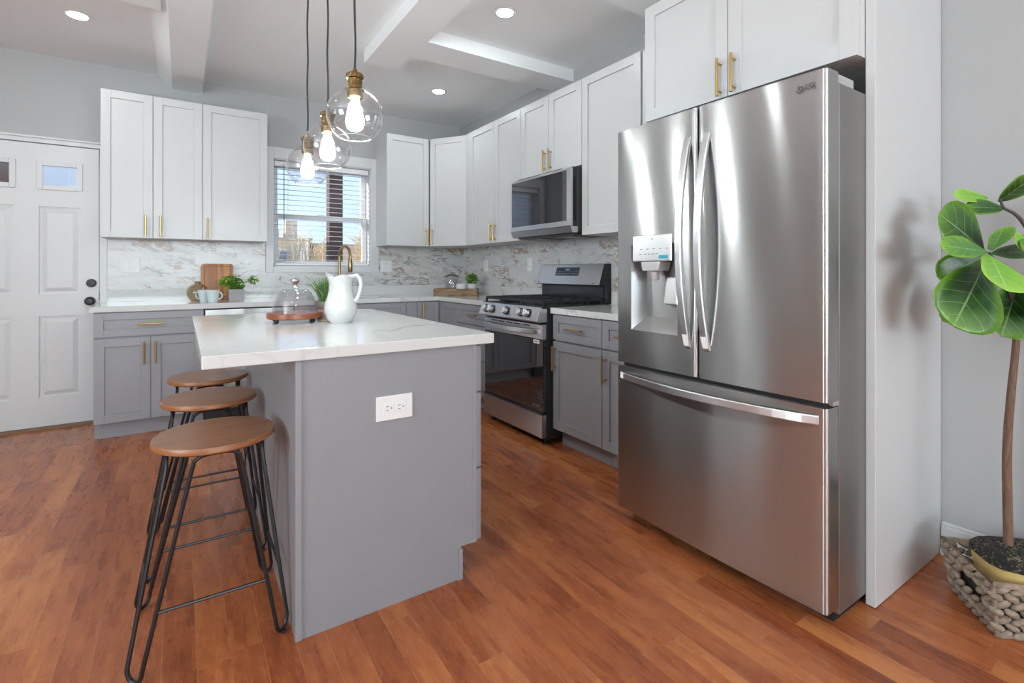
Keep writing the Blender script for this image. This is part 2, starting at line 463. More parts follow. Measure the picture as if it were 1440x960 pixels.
# back wall with openings for the window (X .692..1.588, Z 1.193..2.185) and the door (X -1.37..-.53)
WX0, WX1, WZ0, WZ1 = .692, 1.588, 1.193, 2.18
DX0, DX1, DZ1 = -1.37, -.530, 2.096
b = MB(); y0, y1 = YB, YB+.16
b.box(XL-.1, DX0, y0, y1, 0, ZC); b.box(DX0, DX1, y0, y1, DZ1, ZC); b.box(DX1, WX0, y0, y1, 0, ZC)
b.box(WX0, WX1, y0, y1, 0, WZ0); b.box(WX0, WX1, y0, y1, WZ1, ZC); b.box(WX1, XR+.1, y0, y1, 0, ZC)
struct(b, 'wall_back', M['paint_wall'])
struct(MB().box(XR, XR+.12, YF, YB, 0, ZC), 'wall_right', M['paint_wall'])
b = MB()   # left wall with an unseen opening added for the side fill lamp
b.box(XL-.12, XL, 1.05, YB, 0, ZC); b.box(XL-.12, XL, YF, -.25, 0, ZC)
b.box(XL-.12, XL, -.25, 1.05, 0, .75); b.box(XL-.12, XL, -.25, 1.05, 2.45, ZC)
struct(b, 'wall_left', M['paint_wall'])
b = MB()   # front wall with a wide unseen opening added for the front fill lamp
b.box(XL, -2.05, YF-.12, YF, 0, ZC); b.box(2.25, XR, YF-.12, YF, 0, ZC)
for x0, x1 in ((-2.05, 2.25),):
    b.box(x0, x1, YF-.12, YF, 0, .7); b.box(x0, x1, YF-.12, YF, 2.4, ZC)
struct(b, 'wall_front', M['paint_wall'])
# ceiling beams
b = MB()   # beam running to the back wall, its left flank leaning out towards the ceiling
b.hexa([(-.066, YF, ZBM), (.145, YF, ZBM), (.145, YF, ZC), (-.16, YF, ZC)],
       [(-.066, YB, ZBM), (.145, YB, ZBM), (.145, YB, ZC), (-.16, YB, ZC)])
struct(b, 'trim_1', M['paint_ceiling'])
struct(MB().box(XL, -.10, 3.20, 3.53, ZBM, ZC), 'trim_2', M['paint_ceiling'])
struct(MB().box(1.10, 1.35, YF, 3.60, ZBM, ZC), 'trim_3', M['paint_ceiling'])
struct(MB().box(1.35, XR, 3.04, 3.31, ZBM, ZC), 'trim_4', M['paint_ceiling'])
struct(MB().box(1.35, XR, 1.72, 2.035, ZBM, ZC), 'trim_5', M['paint_ceiling'])
# tiles between counter and wall cabinets
b = MB(); d = .010
b.box(-.484, .628, YB-d, YB, 1.0, 1.42); b.box(.628, 1.668, YB-d, YB, 1.0, 1.142); b.box(1.668, XR, YB-d, YB, 1.0, 1.42)
b.box(XR-d, XR, 1.72, YB-d, 1.0, 1.45); b.box(XR-d, XR, 2.605, 3.36, .90, 1.0)
o = struct(b, 'backsplash', M['marble'])
# baseboards
def baseboard(name, x0, x1, y0, y1, along):
    mb = MB()
    if along == 'Y':
        mb.box(XR-.016, XR, y0, y1, 0, .118); mb.box(XR-.011, XR, y0, y1, .118, .132); mb.box(XR-.024, XR-.016, y0, y1, 0, .032)
    else:
        mb.box(x0, x1, YB-.016, YB, 0, .12)
    return struct(mb, name, M['trim'], .003)
baseboard('baseboard_right', 0, 0, YF, .733, 'Y')
baseboard('baseboard_back', XL, DX0-.08, 0, 0, 'X')

# ---------------------------------------------------------------- entry door
dr = thing('door_1', 'white panelled entry door with two small lites and black knob', 'door', (-.94, YB, 0), kind='structure')
def door_leaf():
    yf, yb = 4.962, 5.005; mb = MB()
    cols = [(-1.240, -1.008), (-.874, -.640)]
    lz = (1.765, 1.952)
    rows = [(.225, .820), (.985, 1.630)]
    xs = [DX0+.03, -1.240, -1.008, -.874, -.640, DX1-.004]
    # stiles and rails around the lite openings and recessed panels
    for a, bb in ((xs[0], xs[1]), (xs[2], xs[3]), (xs[4], xs[5])): mb.box(a, bb, yf, yb, .012, 2.088)
    for a, bb in cols:
        mb.box(a, bb, yf, yb, .012, rows[0][0]); mb.box(a, bb, yf, yb, rows[0][1], rows[1][0])
        mb.box(a, bb, yf, yb, rows[1][1], lz[0]); mb.box(a, bb, yf, yb, lz[1], 2.088)
        for z0, z1 in rows:     # raised panel with sloped shoulder
            mb.box(a, bb, yf+.014, yb, z0, z1)
            g = .016; k = .045
            mb.hexa([(a+g, yf+.014, z0+g), (bb-g, yf+.014, z0+g), (bb-g, yf+.014, z1-g), (a+g, yf+.014, z1-g)],
                    [(a+k, yf+.003, z0+k), (bb-k, yf+.003, z0+k), (bb-k, yf+.003, z1-k), (a+k, yf+.003, z1-k)])
    return mb.build('door_panel', M['trim'], dr)
dl = door_leaf()
for a, bb in ((-1.240, -1.008), (-.874, -.640)):
    m1 = MB()
    for x0, x1, z0, z1 in ((a-.012, a+.022, 1.753, 1.964), (bb-.022, bb+.012, 1.753, 1.964), (a+.022, bb-.022, 1.753, 1.787), (a+.022, bb-.022, 1.930, 1.964)):
        m1.box(x0, x1, 4.950, 4.975, z0, z1)
    lf = m1.build('lite_frame', M['trim'], dr, bevel=.003)
    MB().box(a+.02, bb-.02, 4.978, 4.984, 1.785, 1.932).build('pane', M['pane'], lf)
kb = MB().lathe([(0, -.062), (.020, -.060), (.029, -.050), (.031, -.040), (.026, -.026), (.012, -.018), (.012, -.008), (.034, -.006), (.034, 0)], (-.585, 4.962, .925), 24, 'Y')
kb.build('door_knob', M['black_metal'], dr)
MB().lathe([(0, -.026), (.024, -.025), (.029, -.018), (.030, -.005), (.032, 0)], (-.578, 4.962, 1.062), 24, 'Y').build('deadbolt', M['black_metal'], dr)
MB().box(DX1-.004, DX1-.001, 4.966, 5.0, .93, 1.0).build('strike_plate', M['black_metal'], dr)
b = MB()
b.box(DX1, DX1+.046, YB-.018, YB, 0, 2.139); b.box(DX0-.046, DX0, YB-.018, YB, 0, 2.139)
b.box(DX0-.06, DX1+.046, YB-.022, YB, 2.096, 2.128); b.box(DX0-.06, DX1+.046, YB-.034, YB, 2.128, 2.142)
b.build('door_casing', M['trim'], dr, bevel=.002)
MB().box(DX0, DX1+.02, 4.87, 5.10, 0, .010).build('threshold', M['threshold'], dr)

# ---------------------------------------------------------------- window
wn_ = thing('window_1', 'white double-hung kitchen window with open blind above the sink', 'window', (1.14, YB, WZ0), kind='structure')
b = MB()   # casing round the opening
b.box(.630, WX0, YB-.02, YB, 1.141, 2.282); b.box(WX1, 1.668, YB-.02, YB, 1.141, 2.282)
b.box(WX0, WX1, YB-.02, YB, WZ1, 2.282); b.box(WX0, WX1, YB-.02, YB, 1.141, WZ0)
b.build('window_casing', M['trim'], wn_, bevel=.003)
b = MB(); r0, r1 = YB, YB+.16
b.box(WX0, WX0+.008, r0, r1, WZ0, WZ1); b.box(WX1-.008, WX1, r0, r1, WZ0, WZ1)
b.box(WX0, WX1, r0, r1, WZ1-.008, WZ1); b.box(WX0, WX1, r0, r1, WZ0, WZ0+.008)
b.build('reveal', M['trim'], wn_)
def sash(z0, z1, yy, nm):
    mb = MB(); x0, x1 = WX0+.012, WX1-.012
    mb.box(x0, x0+.045, yy, yy+.03, z0, z1); mb.box(x1-.045, x1, yy, yy+.03, z0, z1)
    mb.box(x0+.045, x1-.045, yy, yy+.03, z0, z0+.045); mb.box(x0+.045, x1-.045, yy, yy+.03, z1-.045, z1)
    so = mb.build(nm, M['trim'], wn_, bevel=.002)
    MB().box(x0+.04, x1-.04, yy+.012, yy+.017, z0+.04, z1-.04).build('pane', M['pane'], so)
sash(WZ0+.010, 1.690, YB+.092, 'lower_sash')
sash(1.650, WZ1-.010, YB+.126, 'upper_sash')
b = MB().box(1.08, 1.16, YB+.084, YB+.10, 1.690, 1.700); b.build('sash_lock', M['trim'], wn_)

bl = thing('window_blind', 'white slatted venetian blind hung open in the kitchen window', 'blind', (1.14, YB+.045, WZ0+.02))
bx0, bx1, byc = WX0+.014, WX1-.014, YB+.045
MB().box(bx0, bx1, byc-.028, byc+.028, 2.118, 2.168).build('head_rail', M['slat'], bl, bevel=.004)
b = MB(); zz = 2.095; ns = 0
while zz > 1.235:
    tl = .004
    b.hexa([(bx0, byc-.024, zz-.001), (bx1, byc-.024, zz-.001), (bx1, byc+.024, zz+.001), (bx0, byc+.024, zz+.001)],
           [(bx0, byc-.024, zz-.001+.0028), (bx1, byc-.024, zz-.001+.0028), (bx1, byc+.024, zz+.001+.0028), (bx0, byc+.024, zz+.001+.0028)])
    zz -= .0465; ns += 1
b.build('slats', M['slat'], bl)
MB().box(bx0, bx1, byc-.026, byc+.026, 1.205, 1.226).build('bottom_rail', M['slat'], bl, bevel=.004)
b = MB()
for xx in (bx0+.12, (bx0+bx1)/2, bx1-.12):
    for yy in (byc-.026, byc+.026): b.cyl((xx, yy, 1.21), (xx, yy, 2.14), .0012, 6)
b.build('ladder_cord', M['slat'], bl)
MB().cyl((.785, byc-.034, 1.50), (.785, byc-.034, 2.14), .004, 8).build('tilt_wand', simple('gray_wand', (.16, .22, .24), .4), bl)

# ================================================================== CABINETRY
BR, BN = (1, 0), (0, -1)       # back run: widths along +X, fronts face -Y
RR, RN = (0, -1), (-1, 0)      # right run: widths along -Y, fronts face -X
def shaker(mb, fr, u0, u1, z0, z1, rail=.057, t=.020, rec=.010):
    r2 = min(rail, (z1-z0)*.30)
    mb.box(u0, u0+rail, 0, t, z0, z1, fr); mb.box(u1-rail, u1, 0, t, z0, z1, fr)
    mb.box(u0+rail, u1-rail, 0, t, z0, z0+r2, fr); mb.box(u0+rail, u1-rail, 0, t, z1-r2, z1, fr)
    mb.box(u0+rail, u1-rail, 0, t-rec, z0+r2, z1-r2, fr)
def bar_pull(fr, u, z, L, vertical, n0, parent):
    mb = MB(); so = .032; h = L/2; pq = h-.022
    if vertical:
        mb.cyl(fr(u, n0+so, z-h), fr(u, n0+so, z+h), .0062, 12)
        for q in (-pq, pq): mb.cyl(fr(u, n0, z+q), fr(u, n0+so, z+q), .0045, 10)
    else:
        mb.cyl(fr(u-h, n0+so, z), fr(u+h, n0+so, z), .0062, 12)
        for q in (-pq, pq): mb.cyl(fr(u+q, n0, z), fr(u+q, n0+so, z), .0045, 10)
    return mb.build('handle', M['brass'], parent)
def cabinet(name, label, fr, W, z0, z1, depth, mat, fronts, group, toe=False, rail=.057, open_top=None):
    """fr: frame whose n=0 is the carcase face and whose z=0 is the floor"""
    base = fr(W/2, 0, 0 if toe else z0)
    c = thing(name, label, 'cabinet', base, group)
    mb = MB(); mb.box(0, W, -depth, 0, (.114 if toe else z0), open_top or z1, fr)
    if open_top:
        mb.box(0, W, -.02, 0, open_top, z1, fr); mb.box(0, .018, -depth, -.02, open_top, z1, fr); mb.box(W-.018, W, -depth, -.02, open_top, z1, fr)
    mb.build('body', mat, c)
    if toe:
        MB().box(0, W, -depth+.02, -.062, 0, .114, fr).build('toe_kick', mat, c)
    for kind, u0, u1, a, bz, hd in fronts:
        mb = MB(); shaker(mb, fr, u0, u1, a, bz, rail if kind == 'door' else .052)
        d_ = mb.build(kind, mat, c, bevel=.0012)
        if hd:
            if kind == 'door': bar_pull(fr, hd[0], hd[1], .16, True, .020, d_)
            else: bar_pull(fr, (u0+u1)/2, (a+bz)/2, .155, False, .020, d_)
    return c
UZ0, UZ1 = 1.403, 2.479
WCAB, GCAB = 'white wall cabinets', 'gray base cabinets'
fu = frame(0, 4.673, 0, BR, BN)      # doors at Y 4.653
def up_back(x0, x1): return frame(x0, 4.673, 0, BR, BN)
g = .0018
# left of the window
cabinet('wall_cabinet', 'white two-door wall cabinet beside the entry door, left of window', up_back(-.493, 0), .630, UZ0, UZ1, .308, M['white_cab'],
        [('door', g, .311-g, UZ0, UZ1, (.311-.045, 1.495)), ('door', .311+g, .630-g, UZ0, UZ1, (.311+.048, 1.495))], WCAB)
cabinet('wall_cabinet', 'white single-door wall cabinet touching the left window casing', up_back(.137, 0), .466, UZ0, UZ1, .308, M['white_cab'],
        [('door', g, .466-g, UZ0, UZ1, (.036, 1.495))], WCAB)
# right of the window and round the corner
cabinet('wall_cabinet', 'white single-door wall cabinet on back wall, right of window', up_back(1.639, 0), .436, UZ0, UZ1, .308, M['white_cab'],
        [('door', g, .436-g, UZ0, UZ1, (.436-.035, 1.495))], WCAB)
A_, B_ = Vector((2.083, 4.645)), Vector((2.318, 4.292))
dU = (B_-A_).normalized(); dN = Vector((dU.y, -dU.x)); Wd = (B_-A_).length
if dN.y > 0: dN = -dN
cc = thing('corner_cabinet', 'white diagonal corner wall cabinet with one angled door', 'cabinet', (2.3, 4.6, UZ0), WCAB)
b = MB(); A2, B2 = A_-dN*.02, B_-dN*.02
poly = [(A2.x, A2.y), (B2.x, B2.y), (XR-.006, 4.292), (XR-.006, YB-.006), (2.083, YB-.006)]
b.prism(poly, UZ0, UZ1, lambda a, n, c_: (a, c_, n)); b.build('body', M['white_cab'], cc)
fd = frame(A2.x, A2.y, 0, (dU.x, dU.y), (dN.x, dN.y))
b = MB(); shaker(b, fd, g, Wd-g, UZ0, UZ1); d_ = b.build('door', M['white_cab'], cc, bevel=.0012)
bar_pull(fd, .032, 1.495, .16, True, .020, d_)
def up_right(y): return frame(2.320, y, 0, RR, RN)     # doors at X 2.300
fl = tag(MB().box(2.302, 2.60-.003, 4.212, 4.288, UZ0, UZ1).build('filler_strip', M['white_cab'], loc=(2.31, 4.25, UZ0)),
         'narrow white filler strip beside the diagonal corner wall cabinet', 'filler')
cabinet('wall_cabinet', 'white two-door wall cabinet between corner unit and microwave', up_right(4.210), .858, UZ0, UZ1, .277, M['white_cab'],
        [('door', g, .449-g, UZ0, UZ1, (.449-.035, 1.495)), ('door', .449+g, .858-g, UZ0, UZ1, (.449+.030, 1.495))], WCAB)
cabinet('wall_cabinet', 'short white two-door wall cabinet above the microwave', up_right(3.350), .744, 1.888, UZ1, .277, M['white_cab'],
        [('door', g, .373-g, 1.888, UZ1, (.373-.033, 1.985)), ('door', .373+g, .744-g, 1.888, UZ1, (.373+.033, 1.985))], WCAB)
cabinet('wall_cabinet', 'tall white single-door wall cabinet between microwave and fridge', up_right(2.604), .530, UZ0, UZ1, .277, M['white_cab'],
        [('door', g, .530-g, UZ0, UZ1, (.530-.03, 1.495))], WCAB)
tag(MB().box(2.312, 2.597, 1.72, 2.070, UZ0, UZ1).build('cabinet_filler', M['white_cab'], loc=(2.32, 1.9, UZ0)),
    'white filler panel between tall wall cabinet and the cabinet over the fridge', 'filler')
cabinet('wall_cabinet', 'deep white two-door wall cabinet above the refrigerator', frame(1.940, 1.705, 0, RR, RN), .938, 1.893, 2.455, .655, M['white_cab'],
        [('door', g, .452-g, 1.893, 2.455, (.452-.030, 1.975)), ('door', .452+g, .938-g, 1.893, 2.455, (.452+.035, 1.975))], WCAB)
tag(MB().box(1.975, 2.597, .735, .765, 0.003, ZC-.002).build('end_panel', M['white_cab'], loc=(2.28, .75, 0), bevel=.002),
    'tall glossy white end panel standing beside the refrigerator', 'panel')

# ---- base cabinets on the back wall
DZ0, DZ1_, RZ0, RZ1 = .118, .692, .704, .868
def base_back(x): return frame(x, 4.365, 0, BR, BN)
cabinet('base_cabinet', 'gray base cabinet with one drawer over two doors beside the entry door', base_back(-.497), .633, 0, .874, .615, M['gray_cab'],
        [('drawer', g, .633-g, RZ0, RZ1, True), ('door', g, .314-g, DZ0, DZ1_, (.314-.036, .585)), ('door', .314+g, .633-g, DZ0, DZ1_, (.314+.030, .585))], GCAB, True)
cabinet('base_cabinet', 'gray sink base cabinet with false drawer fronts below the window', base_back(.765), .950, 0, .874, .615, M['gray_cab'],
        [('drawer', g, .475-g, RZ0, RZ1, False), ('drawer', .475+g, .950-g, RZ0, RZ1, False),
         ('door', g, .475-g, DZ0, DZ1_, (.475-.04, .585)), ('door', .475+g, .950-g, DZ0, DZ1_, (.475+.04, .585))], GCAB, True, open_top=.66)
# ---- corner base, two doors at a right angle
cb = thing('corner_cabinet', 'gray corner base cabinet with two doors meeting at a right angle', 'cabinet', (2.3, 4.6, 0), GCAB)
b = MB(); b.box(1.717, XR-.006, 4.365, YB-.006, .114, .874); b.box(2.063, XR-.006, 3.972, 4.365, .114, .874)
b.build('body', M['gray_cab'], cb)
b = MB(); b.box(1.717, 2.12, 4.43, YB-.03, 0, .114); b.box(2.12, XR-.03, 3.972, YB-.03, 0, .114); b.build('toe_kick', M['gray_cab'], cb)
b = MB().box(1.717, 1.822, 4.347, 4.365, .118, .868); b.build('filler', M['gray_cab'], cb)
f1 = base_back(1.824); b = MB(); shaker(b, f1, g, .215, DZ0, RZ1, .045); d_ = b.build('door', M['gray_cab'], cb, bevel=.0012)
bar_pull(f1, .045, .775, .16, True, .020, d_)
f2 = frame(2.063, 4.340, 0, RR, RN); b = MB(); shaker(b, f2, g, .366, DZ0, RZ1, .05); b.build('door', M['gray_cab'], cb, bevel=.0012)
def base_right(y): return frame(2.063, y, 0, RR, RN)
cabinet('base_cabinet', 'gray three-drawer base cabinet left of the range', base_right(3.970), .588, 0, .874, .53, M['gray_cab'],
        [('drawer', g, .588-g, RZ0, RZ1, True), ('drawer', g, .588-g, .415, .697, True), ('drawer', g, .588-g, .118, .408, True)], GCAB, True)
cabinet('base_cabinet', 'gray base cabinet with drawer and door right of the range', base_right(2.598), .460, 0, .874, .53, M['gray_cab'],
        [('drawer', g, .460-g, RZ0, RZ1, True), ('door', g, .460-g, DZ0, DZ1_, (.030, .585))], GCAB, True)
cabinet('base_cabinet', 'gray base cabinet with drawer and door half hidden by the fridge', base_right(2.136), .430, 0, .874, .53, M['gray_cab'],
        [('drawer', g, .430-g, RZ0, RZ1, True), ('door', g, .430-g, DZ0, DZ1_, (.032, .585))], GCAB, True)

# ---- dishwasher
dw = thing('dishwasher', 'stainless dishwasher under the back counter behind the stools', 'dishwasher', (.45, 4.36, 0))
MB().box(.142, .760, 4.375, 4.95, .012, .868).build('body', M['black_plastic'], dw)
b = MB(); b.box(.146, .756, 4.345, 4.374, .115, .800); b.build('door', M['steel'], dw, bevel=.004)
b = MB(); b.box(.146, .756, 4.345, 4.374, .806, .866); b.build('control_strip', M['steel'], dw, bevel=.004)
MB().box(.150, .752, 4.40, 4.42, .004, .108).build('toe_kick', M['black_plastic'], dw)
b = MB(); b.cyl((.20, 4.305, .755), (.70, 4.305, .755), .010, 14)
for xx in (.23, .67): b.cyl((xx, 4.345, .755), (xx, 4.305, .755), .007, 10)
b.build('handle', M['steel_h'], dw)

# ---- worktops
CT0, CT1 = .876, .914
wt = thing('worktop', 'white veined quartz worktop along the back and right walls', 'worktop', (1.0, 4.6, CT0))
b = MB(); SX0, SX1, SY0, SY1 = .93, 1.62, 4.43, 4.80
b.box(-.515, SX0, 4.325, YB-.003, CT0, CT1); b.box(SX0, SX1, 4.325, SY0, CT0, CT1); b.box(SX0, SX1, SY1, YB-.003, CT0, CT1)
b.box(SX1, XR-.003, 4.325, YB-.003, CT0, CT1); b.box(2.023, XR-.003, 3.382, 4.325, CT0, CT1)
b.build('counter_slab', M['quartz'], wt)
b = MB(); b.box(-.484, 2.578, YB-.022, YB-.003, CT1, 1.004); b.box(XR-.022, XR-.003, 3.382, YB-.003, CT1, 1.004)
b.build('upstand', M['quartz'], wt, bevel=.001)
w2 = thing('worktop', 'short white quartz worktop between range and refrigerator', 'worktop', (2.3, 2.15, CT0))
MB().box(2.023, XR-.003, 1.705, 2.600, CT0, CT1).build('counter_slab', M['quartz'], w2, bevel=.002)
MB().box(XR-.022, XR-.003, 1.705, 2.600, CT1, 1.004).build('upstand', M['quartz'], w2, bevel=.001)
# ---- sink and tap
sk = thing('sink', 'undermount stainless sink below the kitchen window', 'sink', ((SX0+SX1)/2, (SY0+SY1)/2, .68))
b = MB(); t_ = .006
b.box(SX0-t_, SX1+t_, SY0-t_, SY1+t_, .680, .686)
b.box(SX0-t_, SX0, SY0, SY1, .686, .875); b.box(SX1, SX1+t_, SY0, SY1, .686, .875)
b.box(SX0-t_, SX1+t_, SY0-t_, SY0, .686, .875); b.box(SX0-t_, SX1+t_, SY1, SY1+t_, .686, .875)
b.build('bowl', M['steel_h'], sk)
MB().lathe([(0, .002), (.045, .003), (.05, 0)], ((SX0+SX1)/2, 4.62, .687), 20).build('drain', M['chrome'], sk)
fc = thing('faucet', 'antique brass gooseneck kitchen faucet behind the white pitcher', 'faucet', (1.25, 4.87, CT1))
fx, fy = 1.252, 4.87
MB().lathe([(.028, 0), (.028, .010), (.020, .016), (.020, .12), (.017, .125)], (fx, fy, CT1), 24).build('base', M['antique_brass'], fc)
pts = [(fx, fy, CT1+.12), (fx, fy, 1.29)]
for i in range(1, 13):
    a = PI*i/12*1.0; pts.append((fx+.055*(1-math.cos(a))*.42, fy-.10*(1-math.cos(a)), 1.29+.095*math.sin(a)))
MB().tube(pts, .0125, 12).build('neck', M['antique_brass'], fc)
ex, ey = pts[-1][0], pts[-1][1]
MB().lathe([(.013, 0), (.015, -.03), (.019, -.045), (.020, -.13), (.016, -.14)], (ex, ey, 1.285), 20).build('spray_head', M['antique_brass'], fc)
MB().tube([(fx+.022, fy, CT1+.075), (fx+.06, fy, CT1+.085), (fx+.105, fy-.01, CT1+.13)], .006, 10).build('lever', M['antique_brass'], fc)

# ================================================================== ISLAND
IX0, IX1, IY0, IY1 = .300, .940, 1.668, 3.11
isl = thing('kitchen_island', 'gray kitchen island with white quartz top and stools on its left', 'island', (.62, 2.4, 0))
b = MB(); b.box(IX0+.004, IX1, IY0+.02, IY1, .12, .874); b.box(IX0+.004, .873, IY0+.02, IY1, .0, .12)
b.build('body', M['gray_panel'], isl)
b = MB()   # near end panel, notched for the toe space
b.prism([(IX0, 0), (.873, 0), (.873, .121), (IX1, .121), (IX1, .874), (IX0, .874)], IY0, IY0+.018, lambda a, n, z: (a, n, z))
b.build('end_panel', M['gray_panel'], isl)
b = MB(); b.box(IX0-.006, IX0+.014, IY0-.006, IY0+.014, 0, .874); b.build('corner_strip', M['gray_panel'], isl, bevel=.002)
b = MB(); b.box(IX1-.018, IX1, IY0-.003, IY0, .121, .874); b.build('edge_strip', M['gray_panel'], isl)
b = MB(); b.box(IX0-.004, IX0+.004, IY0+.016, IY1, 0, .874); b.build('back_panel', M['gray_panel'], isl)
fi = frame(IX1, IY0+.004, 0, (0, 1), (1, 0))
for u0, u1 in ((0, .70), (.704, 1.43)):
    for a, c_ in ((.123, .394), (.402, .685), (.693, .868)):
        b = MB(); shaker(b, fi, u0+g, u1-g, a, c_, .05, .024); d_ = b.build('drawer', M['gray_panel'], isl, bevel=.0015)
        bar_pull(fi, (u0+u1)/2, (a+c_)/2, .16, False, .024, d_)
b = MB(); b.box(.861, .879, IY0-.006, IY0+.01, 0, .115); b.build('toe_strip', M['gray_panel'], isl)
b = MB(); b.box(.046, 1.010, 1.650, 3.165, CT0, CT1); b.build('countertop', M['quartz'], isl, bevel=.003)
def outlet(name, label, fr, w, h, horizontal=False):
    p = thing(name, label, 'outlet', fr(0, 0, 0))
    MB().box(-w/2, w/2, 0, .006, -h/2, h/2, fr).build('cover_plate', M['plate'], p, bevel=.002)
    q = MB()
    for s_ in (-1, 1):
        if horizontal: q.box(s_*.021-.018, s_*.021+.018, .006, .0085, -.016, .016, fr)
        else: q.box(-.016, .016, .006, .0085, s_*.021-.018, s_*.021+.018, fr)
    q.build('socket_face', M['plate'], p, bevel=.001)
    q = MB()
    for s_ in (-1, 1):
        for k_ in (-1, 1):
            if horizontal: q.box(s_*.021-.010, s_*.021-.001, .0085, .0089, k_*.0065-.0009, k_*.0065+.0009, fr)
            else: q.box(k_*.0065-.0009, k_*.0065+.0009, .0085, .0089, s_*.021+.001, s_*.021+.010, fr)
        c_ = (s_*.021+.008, 0) if horizontal else (0, s_*.021-.008)
        q.cyl(fr(c_[0], .0085, c_[1]), fr(c_[0], .0089, c_[1]), .0024, 10)
    q.build('slots', M['plate_dark'], p)
    for s_ in (-1, 1):
        a, z = (s_*w*.36, 0) if horizontal else (0, s_*h*.42)
        MB().cyl(fr(a, .006, z), fr(a, .0068, z), .0035, 10).build('screw', M['plate'], p)
    return p
outlet('power_outlet', 'white double outlet on the gray island end panel', frame(.614, IY0, .684, (1, 0), (0, -1)), .130, .084, True)
outlet('power_outlet', 'white outlet on marble tiles just right of the window', frame(1.742, YB-.010, 1.204, (1, 0), (0, -1)), .118, .114)
outlet('power_outlet', 'white outlet on right wall tiles behind the green potted succulent', frame(XR-.010, 4.392, 1.208, (0, -1), (-1, 0)), .072, .114)
outlet('power_outlet', 'white outlet on right wall tiles beside the range backguard', frame(XR-.010, 3.620, 1.212, (0, -1), (-1, 0)), .072, .114)
sw = thing('light_switch', 'white double rocker switch on tiles by the entry door', 'light switch', (-.341, YB-.010, 1.203))
fs = frame(-.341, YB-.010, 1.203, (1, 0), (0, -1))
MB().box(-.062, .062, 0, .006, -.062, .062, fs).build('cover_plate', M['plate'], sw, bevel=.002)
for s_ in (-1, 1):
    MB().box(s_*.023-.0165, s_*.023+.0165, .006, .010, -.034, .034, fs).build('rocker', M['plate'], sw, bevel=.0015)

# ================================================================== REFRIGERATOR
FY0, FY1, FSP = .765, 1.680, 1.2355
fr_ = thing('refrigerator', 'stainless French-door refrigerator with water dispenser and bottom freezer', 'refrigerator', (2.1, 1.22, 0))
def ffront(y):      # gently bowed front
    return 1.692+.010*((y-1.2225)/.4575)**2
def fridge_door(name, ya, yb, z0, z1, hole=None, xb=1.775, R=.014):
    ys = []
    k = 6
    for i in range(k+1): a = PI/2*i/k; ys.append((ya+R*(1-math.sin(a)), R*(1-math.cos(a))))
    ys = ys[::-1]
    mid = [ya+R+(yb-ya-2*R)*i/16 for i in range(1, 16)]
    if hole:
        mid = [m for m in mid if abs(m-hole[0]) > .008 and abs(m-hole[1]) > .008]+[hole[0], hole[1]]
    prof = [(y, d) for y, d in ys]+[(m, 0) for m in sorted(mid)]+[(yb-(y-ya), d) for y, d in ys[::-1]]
    prof = sorted(set((round(y, 5), round(d, 5)) for y, d in prof))
    zs = [z0, z1] if not hole else [z0, hole[2], hole[3], z1]
    mb = MB(); n = len(prof)
    vs = [(ffront(y)+d, y, z) for z in zs for y, d in prof]
    fs = []
    for i in range(len(zs)-1):
        for j in range(n-1):
            if hole and i == 1 and prof[j][0] >= hole[0]-1e-4 and prof[j+1][0] <= hole[1]+1e-4: continue
            fs.append((i*n+j, i*n+j+1, (i+1)*n+j+1, (i+1)*n+j))
    mb.add(vs, fs, True)
    # sides, back, top, bottom
    f0, f1 = (ffront(prof[0][0])+prof[0][1], prof[0][0]), (ffront(prof[-1][0])+prof[-1][1], prof[-1][0])
    for (fx_, fy_) in (f0, f1):
        mb.add([(fx_, fy_, z0), (xb, fy_, z0), (xb, fy_, z1), (fx_, fy_, z1)], [(0, 1, 2, 3)], False)
    mb.add([(xb, ya, z0), (xb, yb, z0), (xb, yb, z1), (xb, ya, z1)], [(0, 1, 2, 3)], False)
    for z in (z0, z1):
        mb.add([(ffront(y)+d, y, z) for y, d in prof]+[(xb, yb, z), (xb, ya, z)], [tuple(range(n+2))], False)
    return mb.build(name, M['steel'], fr_)
DH = (1.330, 1.587, .890, 1.272)    # dispenser opening
MB().box(1.782, 2.52, FY0, FY1, .035, 1.768).build('case', M['steel_side'], fr_, bevel=.004)
dL = fridge_door('door', 1.2385, FY1, .735, 1.800, DH)
dR = fridge_door('door', FY0, 1.2325, .735, 1.800)
dF = fridge_door('freezer_drawer', FY0, FY1, .062, .716)
b = MB(); b.box(1.73, 1.80, FY0+.02, FY1-.02, .712, .740); b.box(1.735, 1.80, 1.23, 1.241, .74, 1.79); b.build('door_gasket', M['rubber'], fr_)
b = MB(); b.box(1.79, 2.50, FY0+.02, FY1-.02, .0, .05); b.build('base_grille', M['rubber'], fr_)
for yy in (FY0+.045, FY1-.085):
    b = MB(); b.box(1.775, 1.90, yy-.04, yy+.05, 1.768, 1.800); b.build('hinge_cover', simple('gray_hinge_plastic', (.42, .43, .42), .5), fr_, bevel=.004)
b = MB(); b.box(1.745, 1.80, FY0+.001, FY0+.05, .718, .734); b.build('middle_hinge', M['chrome'], fr_, bevel=.002)
